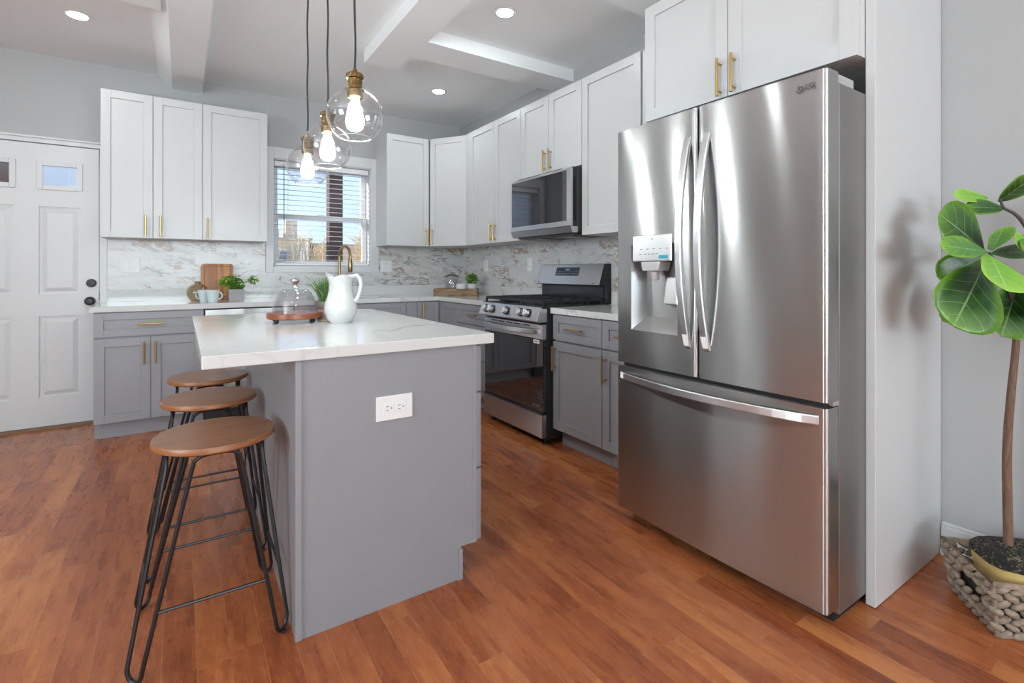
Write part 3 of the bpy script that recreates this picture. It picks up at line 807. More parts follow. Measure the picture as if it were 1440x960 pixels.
# recess for the dispenser: scooped tray
b = MB(); xr = 1.765
y0, y1, z0, z1 = DH
xa, xc_ = ffront(y0)+.0005, ffront(y1)+.0005
b.add([(xa, y0, z0), (xr, y0+.015, z0+.06), (xr, y0+.015, z1), (xa, y0, z1)], [(0, 1, 2, 3)])
b.add([(xc_, y1, z0), (xr, y1-.035, z0+.06), (xr, y1-.035, z1), (xc_, y1, z1)], [(0, 1, 2, 3)])
b.add([(xr, y0+.015, z0+.06), (xr, y1-.035, z0+.06), (xr, y1-.035, z1), (xr, y0+.015, z1)], [(0, 1, 2, 3)])
b.add([(xa, y0, z0), (ffront((y0+y1)/2), (y0+y1)/2, z0), (xc_, y1, z0), (xr, y1-.035, z0+.06), (xr, y0+.015, z0+.06)], [(0, 1, 2, 3, 4)])
b.add([(xa, y0, z1), (xc_, y1, z1), (xr, y1-.035, z1), (xr, y0+.015, z1)], [(0, 1, 2, 3)])
b.build('dispenser_recess', steel('satin_gray_recess', (.50, .50, .50), .32, .6), dL)
b = MB(); b.prism([(1.354, 1.196), (1.566, 1.196), (1.566, 1.310), (1.354, 1.310)], 1.684, 1.74, lambda a, n, z: (n, a, z))
dp = b.build('dispenser_panel', M['steel_h'], dL, bevel=.004)
b = MB(); b.box(1.6825, 1.684, 1.372, 1.418, 1.207, 1.222); b.build('dispenser_sticker', M['sticker_blue'], dL)
b = MB()
for zz_, ks in ((1.250, (1.375, 1.41, 1.445, 1.48, 1.515)), (1.228, (1.43, 1.45, 1.47, 1.49, 1.52)), (1.292, (1.455,))):
    for k_ in ks: b.box(1.6832, 1.684, k_-.006, k_+.006, zz_-.0015, zz_+.0015)
b.build('panel_marks', M['ink'], dL)
b = MB(); b.hexa([(1.690, 1.425, 1.155), (1.690, 1.515, 1.155), (1.76, 1.515, 1.155), (1.76, 1.425, 1.155)],
                 [(1.685, 1.415, 1.196), (1.685, 1.520, 1.196), (1.76, 1.520, 1.196), (1.76, 1.415, 1.196)])
b.cyl((1.722, 1.47, 1.155), (1.725, 1.47, 1.115), .022, 14, .015)
b.build('nozzle', simple('nozzle_plastic', (.62, .62, .63), .3, .3), dL, bevel=.004)
b = MB(); b.hexa([(1.735, 1.362, 1.010), (1.735, 1.437, 1.010), (1.748, 1.437, 1.010), (1.748, 1.362, 1.010)],
                 [(1.748, 1.368, 1.130), (1.748, 1.432, 1.130), (1.760, 1.432, 1.130), (1.760, 1.368, 1.130)])
b.build('paddle', M['steel_h'], dL, bevel=.006)
# handles
def ribbon(path, wdir, w, tdir, t):
    mb = MB(); wd_, td = Vector(wdir), Vector(tdir); k = len(path); vs = []
    for p in path:
        p = Vector(p)
        for a, c_ in ((-1, -1), (1, -1), (1, 1), (-1, 1)): vs.append(p+wd_*a*w/2+td*c_*t/2)
    fs = [(i*4+j, i*4+(j+1) % 4, (i+1)*4+(j+1) % 4, (i+1)*4+j) for i in range(k-1) for j in range(4)]
    fs += [(3, 2, 1, 0), tuple((k-1)*4+j for j in range(4))]
    return mb.add(vs, fs, False)
def bow(i, n): return math.sin(PI*i/n)**.75
for door_, yy in ((dL, 1.276), (dR, 1.190)):
    pth = [(ffront(yy)+.004-.066*bow(i, 20), yy, .845+(1.692-.845)*i/20) for i in range(21)]
    hd = ribbon(pth, (0, 1, 0), .031, (1, 0, 0), .016).build('handle', M['steel_h'], door_, bevel=.004)
    sp_ = [(ffront(yy)+.004-.066*bow(q, 20)-.0088, yy, .845+(1.692-.845)*q/20) for q in (.25, .5, .8, 1.1, 1.35)]
    ribbon(sp_, (0, 1, 0), .025, (1, 0, 0), .001).build('handle_sticker', M['sticker'], door_)
pth = [(ffront(.78+.885*i/20)+.004-.060*bow(i, 20), .79+.865*i/20, .676) for i in range(21)]
hd = ribbon(pth, (0, 0, 1), .031, (1, 0, 0), .016).build('handle', M['steel_h'], dF, bevel=.004)
sp_ = [(ffront(.79+.865*q/20)+.004-.060*bow(q, 20)-.0088, .79+.865*q/20, .676) for q in (19.2, 19.4, 19.6, 19.8)]
ribbon(sp_, (0, 0, 1), .025, (1, 0, 0), .001).build('handle_sticker', M['sticker'], dF)
# maker's mark: round emblem and letters
def text_mesh(name, body, size, mat, parent, loc, rotz=-PI/2, ext=.0006):
    cu = bpy.data.curves.new(name, 'FONT'); cu.body = body; cu.size = size; cu.extrude = ext
    cu.align_x = 'LEFT'; cu.align_y = 'BOTTOM'
    to = bpy.data.objects.new(name, cu); C.objects.link(to)
    me = bpy.data.meshes.new_from_object(to.evaluated_get(bpy.context.evaluated_depsgraph_get()))
    bpy.data.objects.remove(to); bpy.data.curves.remove(cu)
    R = Matrix.Rotation(rotz, 4, 'Z') @ Matrix.Rotation(PI/2, 4, 'X')
    mb = MB(); mb.add([(R @ v.co)+Vector(loc) for v in me.vertices], [tuple(p.vertices) for p in me.polygons], False)
    bpy.data.meshes.remove(me)
    return mb.build(name, mat, parent)
M['logo'] = simple('dark_logo_metal', (.10, .10, .10), .3, .9)
text_mesh('logo_letters', 'LG', .025, M['logo'], dR, (1.6925, .829, 1.741))
b = MB(); lc = (1.6935, .846, 1.750)
b.tube([(lc[0], lc[1]+.0105*math.cos(a*PI/20), lc[2]+.0105*math.sin(a*PI/20)) for a in range(5, 41)], .0012, 6)
b.tube([(lc[0], lc[1], lc[2]+.006), (lc[0], lc[1], lc[2]-.005), (lc[0], lc[1]-.006, lc[2]-.005)], .001, 6)
b.tube([(lc[0], lc[1]-.006, lc[2]), (lc[0], lc[1]-.0105, lc[2])], .001, 6)
b.ball((lc[0], lc[1]+.005, lc[2]+.004), .0018)
b.build('logo_emblem', M['logo'], dR)

# ================================================================== RANGE
RY0, RY1 = 2.610, 3.372
rg = thing('gas_range', 'stainless freestanding gas range with black oven door on right wall', 'range', (2.27, 2.99, 0))
MB().box(2.005, 2.590, RY0, RY1, .045, .905).build('body', M['black_plastic'], rg)
fR = lambda a, n, z: (a, n, z)
b = MB(); b.prism([(1.951, .916), (1.921, .826), (1.935, .816), (2.01, .816), (2.01, .916)], RY0+.003, RY1-.003, fR); b.build('control_panel', M['steel_h'], rg, bevel=.003)
nx, nz = -.949, .316
for yy in (3.272, 3.190, 2.995, 2.812, 2.730):
    k_ = MB(); c0 = Vector((1.9365, yy, .872)); n_ = Vector((nx, 0, nz))
    k_.cyl(c0, c0+n_*.010, .030, 24); kb_ = k_.build('knob_base', M['black_plastic'], rg)
    k_ = MB(); k_.cyl(c0+n_*.010, c0+n_*.034, .0265, 20, .023)
    tz = Vector((.316, 0, .949)); yv = Vector((0, 1, 0))
    lo = [c0+n_*.034+yv*a*.0065+tz*q*.024 for a, q in ((-1, -1), (1, -1), (1, 1), (-1, 1))]
    k_.hexa(lo, [p+n_*.012 for p in lo]); k_.build('knob', M['steel_h'], kb_, bevel=.0015)
# oven door
b = MB(); b.box(1.975, 2.004, RY0+.004, RY1-.004, .222, .700); od = b.build('oven_door', M['black_glass'], rg, bevel=.003)
b = MB(); b.box(1.970, 2.004, RY0+.004, RY1-.004, .702, .802); b.build('door_top_trim', M['steel_h'], od, bevel=.004)
b = MB()
for i in range(5): b.box(1.9688, 1.9702, 2.76+i*.105, 2.84+i*.105, .782, .789)
b.build('vent_slots', M['rubber'], od)
pth = [(1.966-.052*bow(i, 20), 2.645+.69*i/20, .752) for i in range(21)]
ribbon(pth, (0, 0, 1), .034, (1, 0, 0), .018).build('handle', M['steel_h'], od, bevel=.005)
MB().box(1.9735, 1.975, 2.655, 2.72, .672, .697).build('white_label', M['sticker'], od)
b = MB()
for i in range(4): b.box(1.9730, 1.9735, 2.665+i*.012, 2.673+i*.012, .680, .690)
b.build('label_marks', M['ink'], od)
b = MB()
b.box(1.9740, 1.975, 2.665, 2.735, .250, .254); b.box(1.9740, 1.975, 2.655, 2.66, .245, .272)
for i in range(6): b.box(1.9740, 1.975, 2.668+i*.012, 2.675+i*.012, .258, .268)
b.build('badge', M['ink'], od)
b = MB(); b.box(1.965, 2.004, RY0+.003, RY1-.003, .055, .208); b.build('storage_drawer', M['steel'], rg, bevel=.004)
b = MB(); b.box(1.955, 2.0, RY0+.01, RY1-.01, .209, .219); b.build('drawer_lip', M['black_plastic'], rg, bevel=.002)
for xx, yy in ((2.03, RY0+.05), (2.03, RY1-.05), (2.54, RY0+.05), (2.54, RY1-.05)):
    MB().lathe([(.02, 0), (.02, .01), (.012, .012), (.012, .045)], (xx, yy, 0), 12).build('foot', M['black_plastic'], rg)
# cooktop
b = MB(); b.box(1.965, 2.53, RY0, RY1, .905, .921); b.build('cooktop', M['black_plastic'], rg, bevel=.003)
for cx_, cy_, r_ in ((2.10, 2.80, .045), (2.10, 3.18, .05), (2.36, 2.80, .05), (2.36, 3.18, .04), (2.23, 2.99, .055)):
    q = MB(); q.lathe([(r_*.9, 0), (r_, .004), (r_, .012), (r_*.7, .016), (0, .018)], (cx_, cy_, .921), 20); q.build('burner', M['iron'], rg)
for a, c_ in ((RY0+.012, RY0+.262), (RY0+.266, RY1-.266), (RY1-.262, RY1-.012)):
    q = MB(); z_, h_ = .950, .010; w_ = .010
    for x_ in (1.985, 2.51): q.box(x_-w_/2, x_+w_/2, a, c_, z_-h_, z_+h_)
    for y_ in (a+w_/2, c_-w_/2, (a+c_)/2): q.box(1.985, 2.51, y_-w_/2, y_+w_/2, z_-h_, z_+h_)
    for x_ in (2.10, 2.245, 2.36): q.box(x_-w_/2, x_+w_/2, a, c_, z_-h_*.6, z_+h_)
    for x_ in (1.985, 2.12, 2.25, 2.38, 2.51):
        for y_ in (a+.006, c_-.006): q.box(x_-.008, x_+.008, y_-.006, y_+.006, .921, z_)
    q.build('grate', M['iron'], rg, bevel=.002)
# backguard
b = MB(); b.prism([(2.470, 1.050), (2.520, 1.208), (2.588, 1.208), (2.588, .921), (2.535, .921), (2.535, 1.050)], RY0, RY1, fR); bg = b.build('backguard', M['black_plastic'], rg, bevel=.002)
fb = lambda y, s_, n: (2.470+.0500*s_-.953*n, y, 1.050+.158*s_+.302*n)
def slab(mb, y0, y1, s0, s1, n0, n1):
    mb.hexa([fb(y0, s0, n0), fb(y1, s0, n0), fb(y1, s1, n0), fb(y0, s1, n0)], [fb(y0, s0, n1), fb(y1, s0, n1), fb(y1, s1, n1), fb(y0, s1, n1)])
b = MB(); slab(b, RY0+.002, RY1-.002, .02, .985, 0, .004); b.build('backguard_panel', M['steel_h'], bg, bevel=.001)
b = MB(); slab(b, 2.855, 3.135, .42, .83, .004, .0048); b.build('display', simple('display_glass', (.018, .03, .05), .05, var=.3, scale=40), bg)
b = MB()
for i in range(9):
    slab(b, 2.868+i*.030, 2.885+i*.030, .50, .53, .0048, .0051); slab(b, 2.868+i*.030, 2.880+i*.030, .62, .64, .0048, .0051)
slab(b, 2.975, 3.02, .68, .76, .0048, .0051); b.build('display_marks', simple('display_print', (.25, .32, .40), .4), bg)
b = MB(); slab(b, 2.655, 2.69, .08, .11, .004, .0046); b.build('panel_mark', M['ink'], bg)
b = MB(); slab(b, 3.31, 3.345, .08, .11, .004, .0046); b.build('panel_mark', M['ink'], bg)
b = MB(); b.box(2.528, 2.534, RY0+.02, RY1-.02, .925, 1.04); b.build('back_splash_plate', simple('blue_reflection_glass', (.03, .035, .045), .12), bg)  # black glass; its bluish reflection is put into the base colour

# ================================================================== MICROWAVE
mw = thing('microwave', 'stainless over-the-range microwave hung above the gas range', 'microwave', (2.4, 2.975, 1.425))
MY0, MY1 = 2.608, 3.342
MB().box(2.262, 2.580, MY0+.006, MY1-.006, 1.432, 1.872).build('case', simple('dark_gray_case', (.05, .05, .052), .45), mw)
b = MB()
b.box(2.200, 2.215, MY0, MY1, 1.846, 1.862); b.box(2.200, 2.215, MY0, MY1, 1.464, 1.500)
b.box(2.200, 2.215, MY0, MY0+.040, 1.500, 1.846); b.box(2.200, 2.215, MY1-.012, MY1, 1.500, 1.846)
b.box(2.215, 2.225, MY0, MY1, 1.464, 1.862)
md_ = b.build('door', M['steel_h'], mw, bevel=.002)
MB().box(2.203, 2.215, MY0+.040, MY1-.012, 1.500, 1.846).build('door_glass', M['black_glass'], md_)
b = MB(); b.box(2.225, 2.262, MY0+.004, MY1-.004, 1.44, 1.868); b.build('door_edge', M['black_plastic'], mw)
b = MB(); b.box(2.226, 2.250, MY0-.002, MY0+.004, 1.50, 1.80); b.build('side_vent', M['rubber'], mw)
b = MB(); b.prism([(2.200, 1.462), (2.222, 1.418), (2.27, 1.418), (2.27, 1.462)], MY0, MY1, fR); b.build('chin', M['steel'], mw, bevel=.002)
b = MB(); b.box(2.255, 2.575, MY0+.03, MY1-.03, 1.408, 1.432); b.build('underside', simple('dark_underside', (.06, .06, .062), .5), mw)
for yy in (2.74, 3.09):
    b = MB(); b.box(2.32, 2.50, yy, yy+.17, 1.400, 1.408); b.build('grease_filter', M['steel_side'], mw, bevel=.001)
b = MB().box(2.205, 2.225, 2.70, 3.25, 1.863, 1.868); b.build('top_vent', M['rubber'], mw)

# ================================================================== STOOLS
def make_stool():
    L = (.0915, 1.886, 0)
    s = thing('bar_stool', 'round wooden bar stool nearest the camera on black hairpin legs', 'stool', L, 'bar stools along the island')
    cx_, cy_ = L[0], L[1]
    q = MB(); q.lathe([(0, .611), (.166, .611), (.173, .616), (.173, .629), (.170, .6335), (0, .6336)], (cx_, cy_, 0), 48)
    q.mi = [1 if i // 48 in (1, 2) else 0 for i in range(len(q.mi))]
    q.build('seat', [M['seat'], M['seat_edge']], s)
    zt = .604; zb = .010; ft, fb_ = .120, .207      # corner spread under the seat / at the floor
    so = .034                                       # half the hairpin's width along each side
    cxf, cyf = cx_-.014, cy_+.040
    R_ = .0062
    def corner(sx, sy, t_):
        k_ = ft+(fb_-ft)*t_
        return (cx_+(cxf-cx_)*t_)+sx*k_, (cy_+(cyf-cy_)*t_)+sy*k_
    # four hairpin legs: two rods joined by a bend on the floor
    def leg(sx, sy):
        pts_ = []
        # rod A is offset along X (belongs to the front/back hoop), rod B along Y (side hoop)
        def A(t_):
            x_, y_ = corner(sx, sy, t_); o_ = .062*(1-t_)+.030*t_
            return Vector((x_-sx*o_, y_+sy*.004, zt+(zb-zt)*t_))
        def B(t_):
            x_, y_ = corner(sx, sy, t_); o_ = .062*(1-t_)+.030*t_
            return Vector((x_+sx*.004, y_-sy*o_, zt+(zb-zt)*t_))
        a1, b1 = A(.945), B(.945)
        mid = Vector(((A(1).x+B(1).x)/2, (A(1).y+B(1).y)/2, zb))
        pts_ += [A(.075+.87*i/6) for i in range(7)]
        for i in range(1, 8):
            a_ = PI*i/8; u_ = (1-math.cos(a_))/2
            p_ = a1.lerp(b1, u_); p_.z = a1.z-(a1.z-zb)*math.sin(a_)
            pts_.append(p_)
        pts_ += [B(.945-.87*i/6) for i in range(7)]
        # bends under the seat towards the middle of each side
        aT, bT = A(.075), B(.075)
        h1 = [Vector((aT.x-sx*(.05), aT.y, zt)), Vector((aT.x-sx*.025, aT.y, zt-.003)), Vector((aT.x-sx*.007, aT.y+sy*.001, zt-.016))]
        h2 = [Vector((bT.x-sx*.001, bT.y-sy*.007, zt-.016)), Vector((bT.x, bT.y-sy*.025, zt-.003)), Vector((bT.x, bT.y-sy*.05, zt))]
        q = MB(); q.tube(h1+pts_+h2, R_, 8)
        lg = q.build('leg', M['black_metal'], s)
        f_ = MB(); f_.lathe([(.006, 0), (.0075, .003), (.0075, .008), (.004, .010)], (mid.x, mid.y, 0), 10); f_.build('foot_cap', M['rubber'], lg)
        return A, B
    AB = {(sx, sy): leg(sx, sy) for sx in (-1, 1) for sy in (-1, 1)}
    # hoops under the seat joining the rods
    q = MB()
    for sy in (-1, 1):
        p0, p1 = AB[(-1, sy)][0](.075), AB[(1, sy)][0](.075)
        q.tube([(p0.x+.045, p0.y, zt), (p1.x-.045, p1.y, zt)], R_, 8)
    for sx in (-1, 1):
        p0, p1 = AB[(sx, -1)][1](.075), AB[(sx, 1)][1](.075)
        q.tube([(p0.x, p0.y+.045, zt), (p1.x, p1.y-.045, zt)], R_, 8)
    q.build('seat_hoop', M['black_metal'], s)
    T_ = .70
    for sy in (-1, 1):
        p0, p1 = AB[(-1, sy)][0](T_), AB[(1, sy)][0](T_)
        MB().tube([p0, p1], .0048, 8).build('stretcher', M['black_metal'], s)
    for sx in (-1, 1):
        p0, p1 = AB[(sx, -1)][1](T_), AB[(sx, 1)][1](T_)
        MB().tube([p0, p1], .0048, 8).build('stretcher', M['black_metal'], s)
    return s
st0 = make_stool()
for (x_, y_), lb in zip(((.099, 2.440), (.112, 2.925)), ('round wooden bar stool in the middle of the row beside the island', 'round wooden bar stool farthest from the camera, next to the dishwasher')):
    c_ = copy_tree(st0, loc=(x_, y_, 0)); c_['label'] = lb

# ================================================================== LIGHTS OVERHEAD
def make_pendant():
    L = (.527, 1.835, 1.724)
    p = thing('pendant_light', 'clear globe pendant nearest the camera, largest of the three', 'pendant light', L, 'globe pendants over the island')
    x_, y_, z_ = L; r = .1
    pr = []
    a0 = math.asin(.034/r); a1 = PI-math.asin(.056/r)
    for i in range(27):
        a = a0+(a1-a0)*i/26; pr.append((r*math.sin(a), r*math.cos(a)))
    q = MB(); q.surf(pr, L, 48); gb = q.build('globe', M['glass'], p)
    MB().tube([(x_+pr[-1][0]*math.cos(a*PI/24), y_+pr[-1][0]*math.sin(a*PI/24), z_+pr[-1][1]) for a in range(48)], .0014, 6, closed=True).build('globe_lip', M['glass_lip'], gb)
    zt = math.cos(a0)*r
    q = MB(); q.lathe([(.034, zt-.002), (.034, zt+.004), (.027, zt+.006), (.0245, zt+.012), (.0245, zt+.036), (.030, zt+.038), (.031, zt+.050), (.028, zt+.055), (.012, zt+.056), (.009, zt+.062), (.008, zt+.072), (.004, zt+.074)], L, 28,
                      fn=lambda rr, zz, a: (rr*(1+.035*math.cos(14*a) if .026 < rr < .0275 else rr), zz) if False else (rr+(.0012*math.cos(14*a) if rr > .02 else 0), zz))
    q.build('socket_cap', M['antique_brass_l'], p)
    q = MB(); q.lathe([(.027, zt-.002), (.027, zt-.030), (.022, zt-.034), (.018, zt-.035)], L, 24, fn=lambda rr, zz, a: (rr+.001*math.cos(14*a), zz))
    q.build('lamp_holder', M['antique_brass_l'], p)
    q = MB(); q.lathe([(.014, .064), (.015, .048), (.020, .030), (.027, .006), (.032, -.018), (.032, -.030), (.027, -.048), (.014, -.058), (0, -.060)], L, 24)
    q.build('bulb', M['bulb'], p)
    zc = ZC-z_; n = 14; pts_ = []
    for i in range(n+1):
        t_ = i/n; pts_.append((x_+.0022*math.sin(t_*17), y_+.0022*math.cos(t_*13), z_+zt+.072+(zc-.025-zt-.072)*t_))
    MB().tube(pts_, .0038, 8).build('cord', M['black_plastic'], p)
    q = MB(); q.lathe([(.012, zc-.028), (.055, zc-.024), (.06, zc-.004), (.06, zc-.001)], L, 28); q.build('canopy', M['antique_brass_l'], p)
    return p
M['antique_brass_l'] = simple('aged_brass', (.25, .165, .065), .22, 1.0, var=.15)
pd0 = make_pendant()
for (y_, z_), lb in zip(((2.243, 1.691), (2.657, 1.677)), ('clear globe pendant in the middle of the row over the island', 'clear globe pendant farthest from the camera, in front of the window')):
    c_ = copy_tree(pd0, loc=(.527, y_, z_)); c_['label'] = lb
def make_down(loc, lb):
    p = thing('downlight', lb, 'ceiling light', loc, 'recessed ceiling lights')
    q = MB(); q.lathe([(.050, -.006), (.068, -.005), (.072, 0)], loc, 32); q.build('trim_ring', M['trim'], p)
    q = MB(); q.lathe([(0, -.0075), (.050, -.0072), (.050, -.004)], loc, 32); q.build('diffuser', M['downlight'], p)
    return p
d0 = make_down((-.543, 4.095, ZC), 'recessed ceiling light above the entry door and left cabinets')
for loc, lb in (((1.664, 2.593, ZC), 'recessed ceiling light nearest the fridge cabinets'), ((1.904, 4.056, ZC), 'recessed ceiling light in the back corner bay above the sink end')):
    c_ = copy_tree(d0, loc=loc); c_['label'] = lb
for loc in ((-.9, 2.2, ZC), (-.9, .3, ZC), (.2, -.4, ZC), (-.9, -1.6, ZC), (1.6, -1.6, ZC)):
    c_ = copy_tree(d0, loc=loc); c_['label'] = 'recessed ceiling light over the room behind the camera'

# ================================================================== ISLAND DECOR
I = .914
cl = thing('cake_stand', 'round wooden stand under a glass dome on the island', 'cake stand', (.447, 2.535, I))
cx_, cy_ = .447, 2.535
MB().lathe([(0, .018), (.118, .018), (.123, .022), (.123, .043), (.120, .046), (0, .046)], (cx_, cy_, I), 48).build('board', M['acacia'], cl)
for a in (205, 262, 320, 30, 100, 150):
    ar = math.radians(a)
    if a in (262, 100): continue
    MB().ball((cx_+.093*math.cos(ar), cy_+.093*math.sin(ar), I+.0095), .0095).build('foot', M['black_metal'], cl)
dm = thing('glass_dome', 'clear bell-shaped glass cloche standing on the wooden cake stand', 'glass dome', (cx_, cy_, I+.046))
MB().surf([(.104, .0005), (.103, .004), (.096, .030), (.085, .065), (.072, .093), (.058, .106), (.050, .110), (.02, .1115), (.0005, .112)], (cx_, cy_, I+.046), 48).build('bell', M['dome_glass'], dm)
MB().lathe([(.018, .1135), (.012, .120), (.009, .128), (.016, .138), (.022, .147), (.020, .156), (.010, .161), (0, .162)], (cx_, cy_, I+.046), 24).build('knob', M['chrome_glass'] if 'chrome_glass' in M else M['chrome'], dm)
# pitcher
px, py = .618, 2.381
pt = thing('pitcher', 'white ceramic pitcher with wavy rim on the island', 'pitcher', (px, py, I))
hdir = Vector((.834, -.552, 0)).normalized()   # handle side
def rimfn(rr, zz, a):
    if zz > .19:
        k_ = (zz-.19)/.036
        ang = math.atan2(math.sin(a-math.atan2(-hdir.y, -hdir.x)), math.cos(a-math.atan2(-hdir.y, -hdir.x)))
        spout = math.exp(-(ang/.45)**2)
        return rr+.014*k_*spout, zz+k_*(.012*spout+.008*math.cos(3*ang)-.004)
    return rr, zz
prof = [(0, .0), (.046, .0), (.048, .004), (.062, .022), (.072, .050), (.074, .072), (.069, .096), (.059, .122), (.053, .150), (.052, .175), (.054, .198), (.058, .220), (.056, .221), (.050, .195), (.048, .17), (.05, .14), (.06, .10), (.05, .03), (0, .02)]
MB().lathe(prof, (px, py, I), 48, fn=rimfn).build('jug', M['ceramic'], pt)
hp = []
for r_, z_ in ((.054, .214), (.074, .222), (.090, .205), (.095, .175), (.090, .145), (.078, .115), (.066, .098)):
    hp.append(Vector((px, py, I))+hdir*r_+Vector((0, 0, z_)))
hq = []
for i in range(len(hp)-1):
    for k_ in range(3): hq.append(hp[i].lerp(hp[i+1], k_/3))
hq.append(hp[-1])
MB().tube(hq, .009, 10, squash=1.0).build('handle', M['ceramic'], pt)
# grass pot
gx, gy = .596, 2.520
gp = thing('potted_grass', 'faux grass in a small stoneware pot behind the white pitcher', 'potted plant', (gx, gy, I))
MB().lathe([(0, 0), (.050, 0), (.054, .004), (.054, .010), (.045, .012), (0, .012)], (gx, gy, I), 32).build('saucer', M['saucer'], gp)
MB().lathe([(.034, .012), (.050, .050), (.053, .056), (.046, .056), (.0, .050)], (gx, gy, I), 32).build('pot', M['pot'], gp)
MB().lathe([(.052, .056), (.060, .066), (.063, .096), (.058, .096), (.052, .086), (0, .085)], (gx, gy, I), 32).build('pot_rim', M['pot_band'], gp)
def blades(mb, c_, n, h, spread, w, rnd):
    for i in range(n):
        a = rnd.uniform(0, 2*PI); r_ = rnd.uniform(0, .045); L_ = h*rnd.uniform(.65, 1.0); sp = spread*rnd.uniform(.1, 1)
        bx, by = c_[0]+r_*math.cos(a), c_[1]+r_*math.sin(a); d_ = Vector((math.cos(a), math.sin(a), 0)); sd = Vector((-d_.y, d_.x, 0))
        if rnd.random() < .5: sd = Vector((.834, -.552, 0))
        vs = []
        for k_ in range(6):
            t_ = k_/5; p_ = Vector((bx, by, c_[2]))+d_*sp*t_**1.7+Vector((0, 0, L_*t_*(1-.12*t_)))
            ww = w*(1-t_**2)*.5+.0003
            vs += [p_-sd*ww, p_+sd*ww]
        mb.add(vs, [(2*k_, 2*k_+1, 2*k_+3, 2*k_+2) for k_ in range(5)], True)
rn = random.Random(3)
q = MB(); blades(q, (gx, gy, I+.085), 260, .150, .085, .0042, rn); q.build('grass_blades', M['grass'], gp)
q = MB(); blades(q, (gx, gy, I+.085), 34, .140, .10, .0034, rn); q.build('pale_blades', M['grass_pale'], gp)

# ================================================================== BACK COUNTER DECOR
# bottle vase
vs_ = tag(MB().lathe([(0, 0), (.045, .001), (.066, .020), (.079, .055), (.078, .085), (.062, .115), (.036, .132), (.022, .138), (.020, .150), (.026, .156), (.022, .157), (.016, .150), (.018, .138)], (.108, 4.745, I+.0005), 40).build('vase', M['amber_glass'], loc=(.108, 4.745, I)),
          'round smoky amber glass bottle vase beside the pale mugs', 'vase')
def make_mug(loc, ang, lb):
    m_ = thing('mug', lb, 'mug', loc, 'pale blue mugs on the back counter')
    MB().lathe([(0, 0), (.030, 0), (.033, .004), (.040, .045), (.047, .092), (.044, .092), (.037, .045), (.030, .008), (0, .007)], loc, 32).build('cup', M['mug'], m_)
    d_ = Vector((math.cos(ang), math.sin(ang), 0)); o_ = Vector(loc); pp = []
    for i in range(11):
        a = -PI/2+PI*i/10; pp.append(o_+d_*(.038+.030*math.cos(a))+Vector((0, 0, .050+.028*math.sin(a))))
    MB().tube(pp, .0045, 8).build('handle', M['mug'], m_)
    return m_
make_mug((.200, 4.500, I), math.radians(-25), 'pale blue mug with its handle turned to the gray planter')
make_mug((.150, 4.605, I), math.radians(150), 'pale blue mug tucked behind, between vase and the front mug')
# cutting board leaning on the wall
cbd = thing('cutting_board', 'striped bamboo cutting board leaning against the marble tiles', 'cutting board', (.253, 4.93, I))
q = MB(); hw, hh, rr = .118, .300, .024; poly = []
for sx, sz, a0 in ((1, 1, 0), (-1, 1, 90), (-1, -1, 180), (1, -1, 270)):
    for i in range(7):
        a = math.radians(a0+90*i/6); poly.append((sx*(hw-rr)+rr*math.cos(a), hh/2+sz*(hh/2-rr)+rr*math.sin(a)))
ln = math.radians(7)
def lean(a, n, z): return (.253+a, 4.905-n*math.cos(ln)+z*math.sin(ln), I+.0025+z*math.cos(ln)+n*math.sin(ln))
q.prism(poly, 0, .018, lean); q.build('board', M['board'], cbd, bevel=.003)
q = MB()
q.box(-.095, .095, .018, .0186, .018, .024, lean); q.box(-.095, .095, .018, .0186, .276, .282, lean)
q.box(-.098, -.092, .018, .0186, .018, .282, lean); q.box(.092, .098, .018, .0186, .018, .282, lean)
q.build('juice_groove', simple('groove_shade', (.20, .07, .02), .5), cbd)
# gray planter with herb
hp_ = thing('potted_herb', 'green leafy herb in a square gray planter by the cutting board', 'potted plant', (.365, 4.60, I))
q = MB(); x_, y_ = .365, 4.60; w_ = .058
q.hexa([(x_-w_+.004, y_-w_+.004, I), (x_+w_-.004, y_-w_+.004, I), (x_+w_-.004, y_+w_-.004, I), (x_-w_+.004, y_+w_-.004, I)],
       [(x_-w_, y_-w_, I+.094), (x_+w_, y_-w_, I+.094), (x_+w_, y_+w_, I+.094), (x_-w_, y_+w_, I+.094)])
q.build('planter', M['concrete'], hp_, bevel=.002)
def leafy(mb, c_, n, rx, ry, rz, s_, rnd):
    for i in range(n):
        while True:
            p_ = Vector((rnd.uniform(-1, 1), rnd.uniform(-1, 1), rnd.uniform(-1, 1)))
            if p_.length < 1: break
        p_ = Vector(c_)+Vector((p_.x*rx, p_.y*ry, p_.z*rz))
        R = Matrix.Rotation(rnd.uniform(0, 2*PI), 3, 'Z') @ Matrix.Rotation(rnd.uniform(-.9, .9), 3, 'X') @ Matrix.Rotation(rnd.uniform(-.9, .9), 3, 'Y')
        k_ = s_*rnd.uniform(.6, 1.15)
        sh = [(-.1, 0, 0), (.25, .42, .10), (.7, .45, .12), (1.1, 0, 0), (.7, -.45, .12), (.25, -.42, .10)]
        mb.add([p_+R @ (Vector(v_)*k_) for v_ in sh], [(0, 1, 2, 3), (0, 3, 4, 5)], False)
rn = random.Random(5); q = MB()
leafy(q, (.325, 4.59, I+.155), 210, .085, .06, .050, .022, rn)
leafy(q, (.365, 4.60, I+.110), 120, .06, .055, .030, .022, rn)
leafy(q, (.475, 4.57, I+.165), 70, .040, .04, .034, .019, rn)
q.build('herb_leaves', M['herb'], hp_)
q = MB()
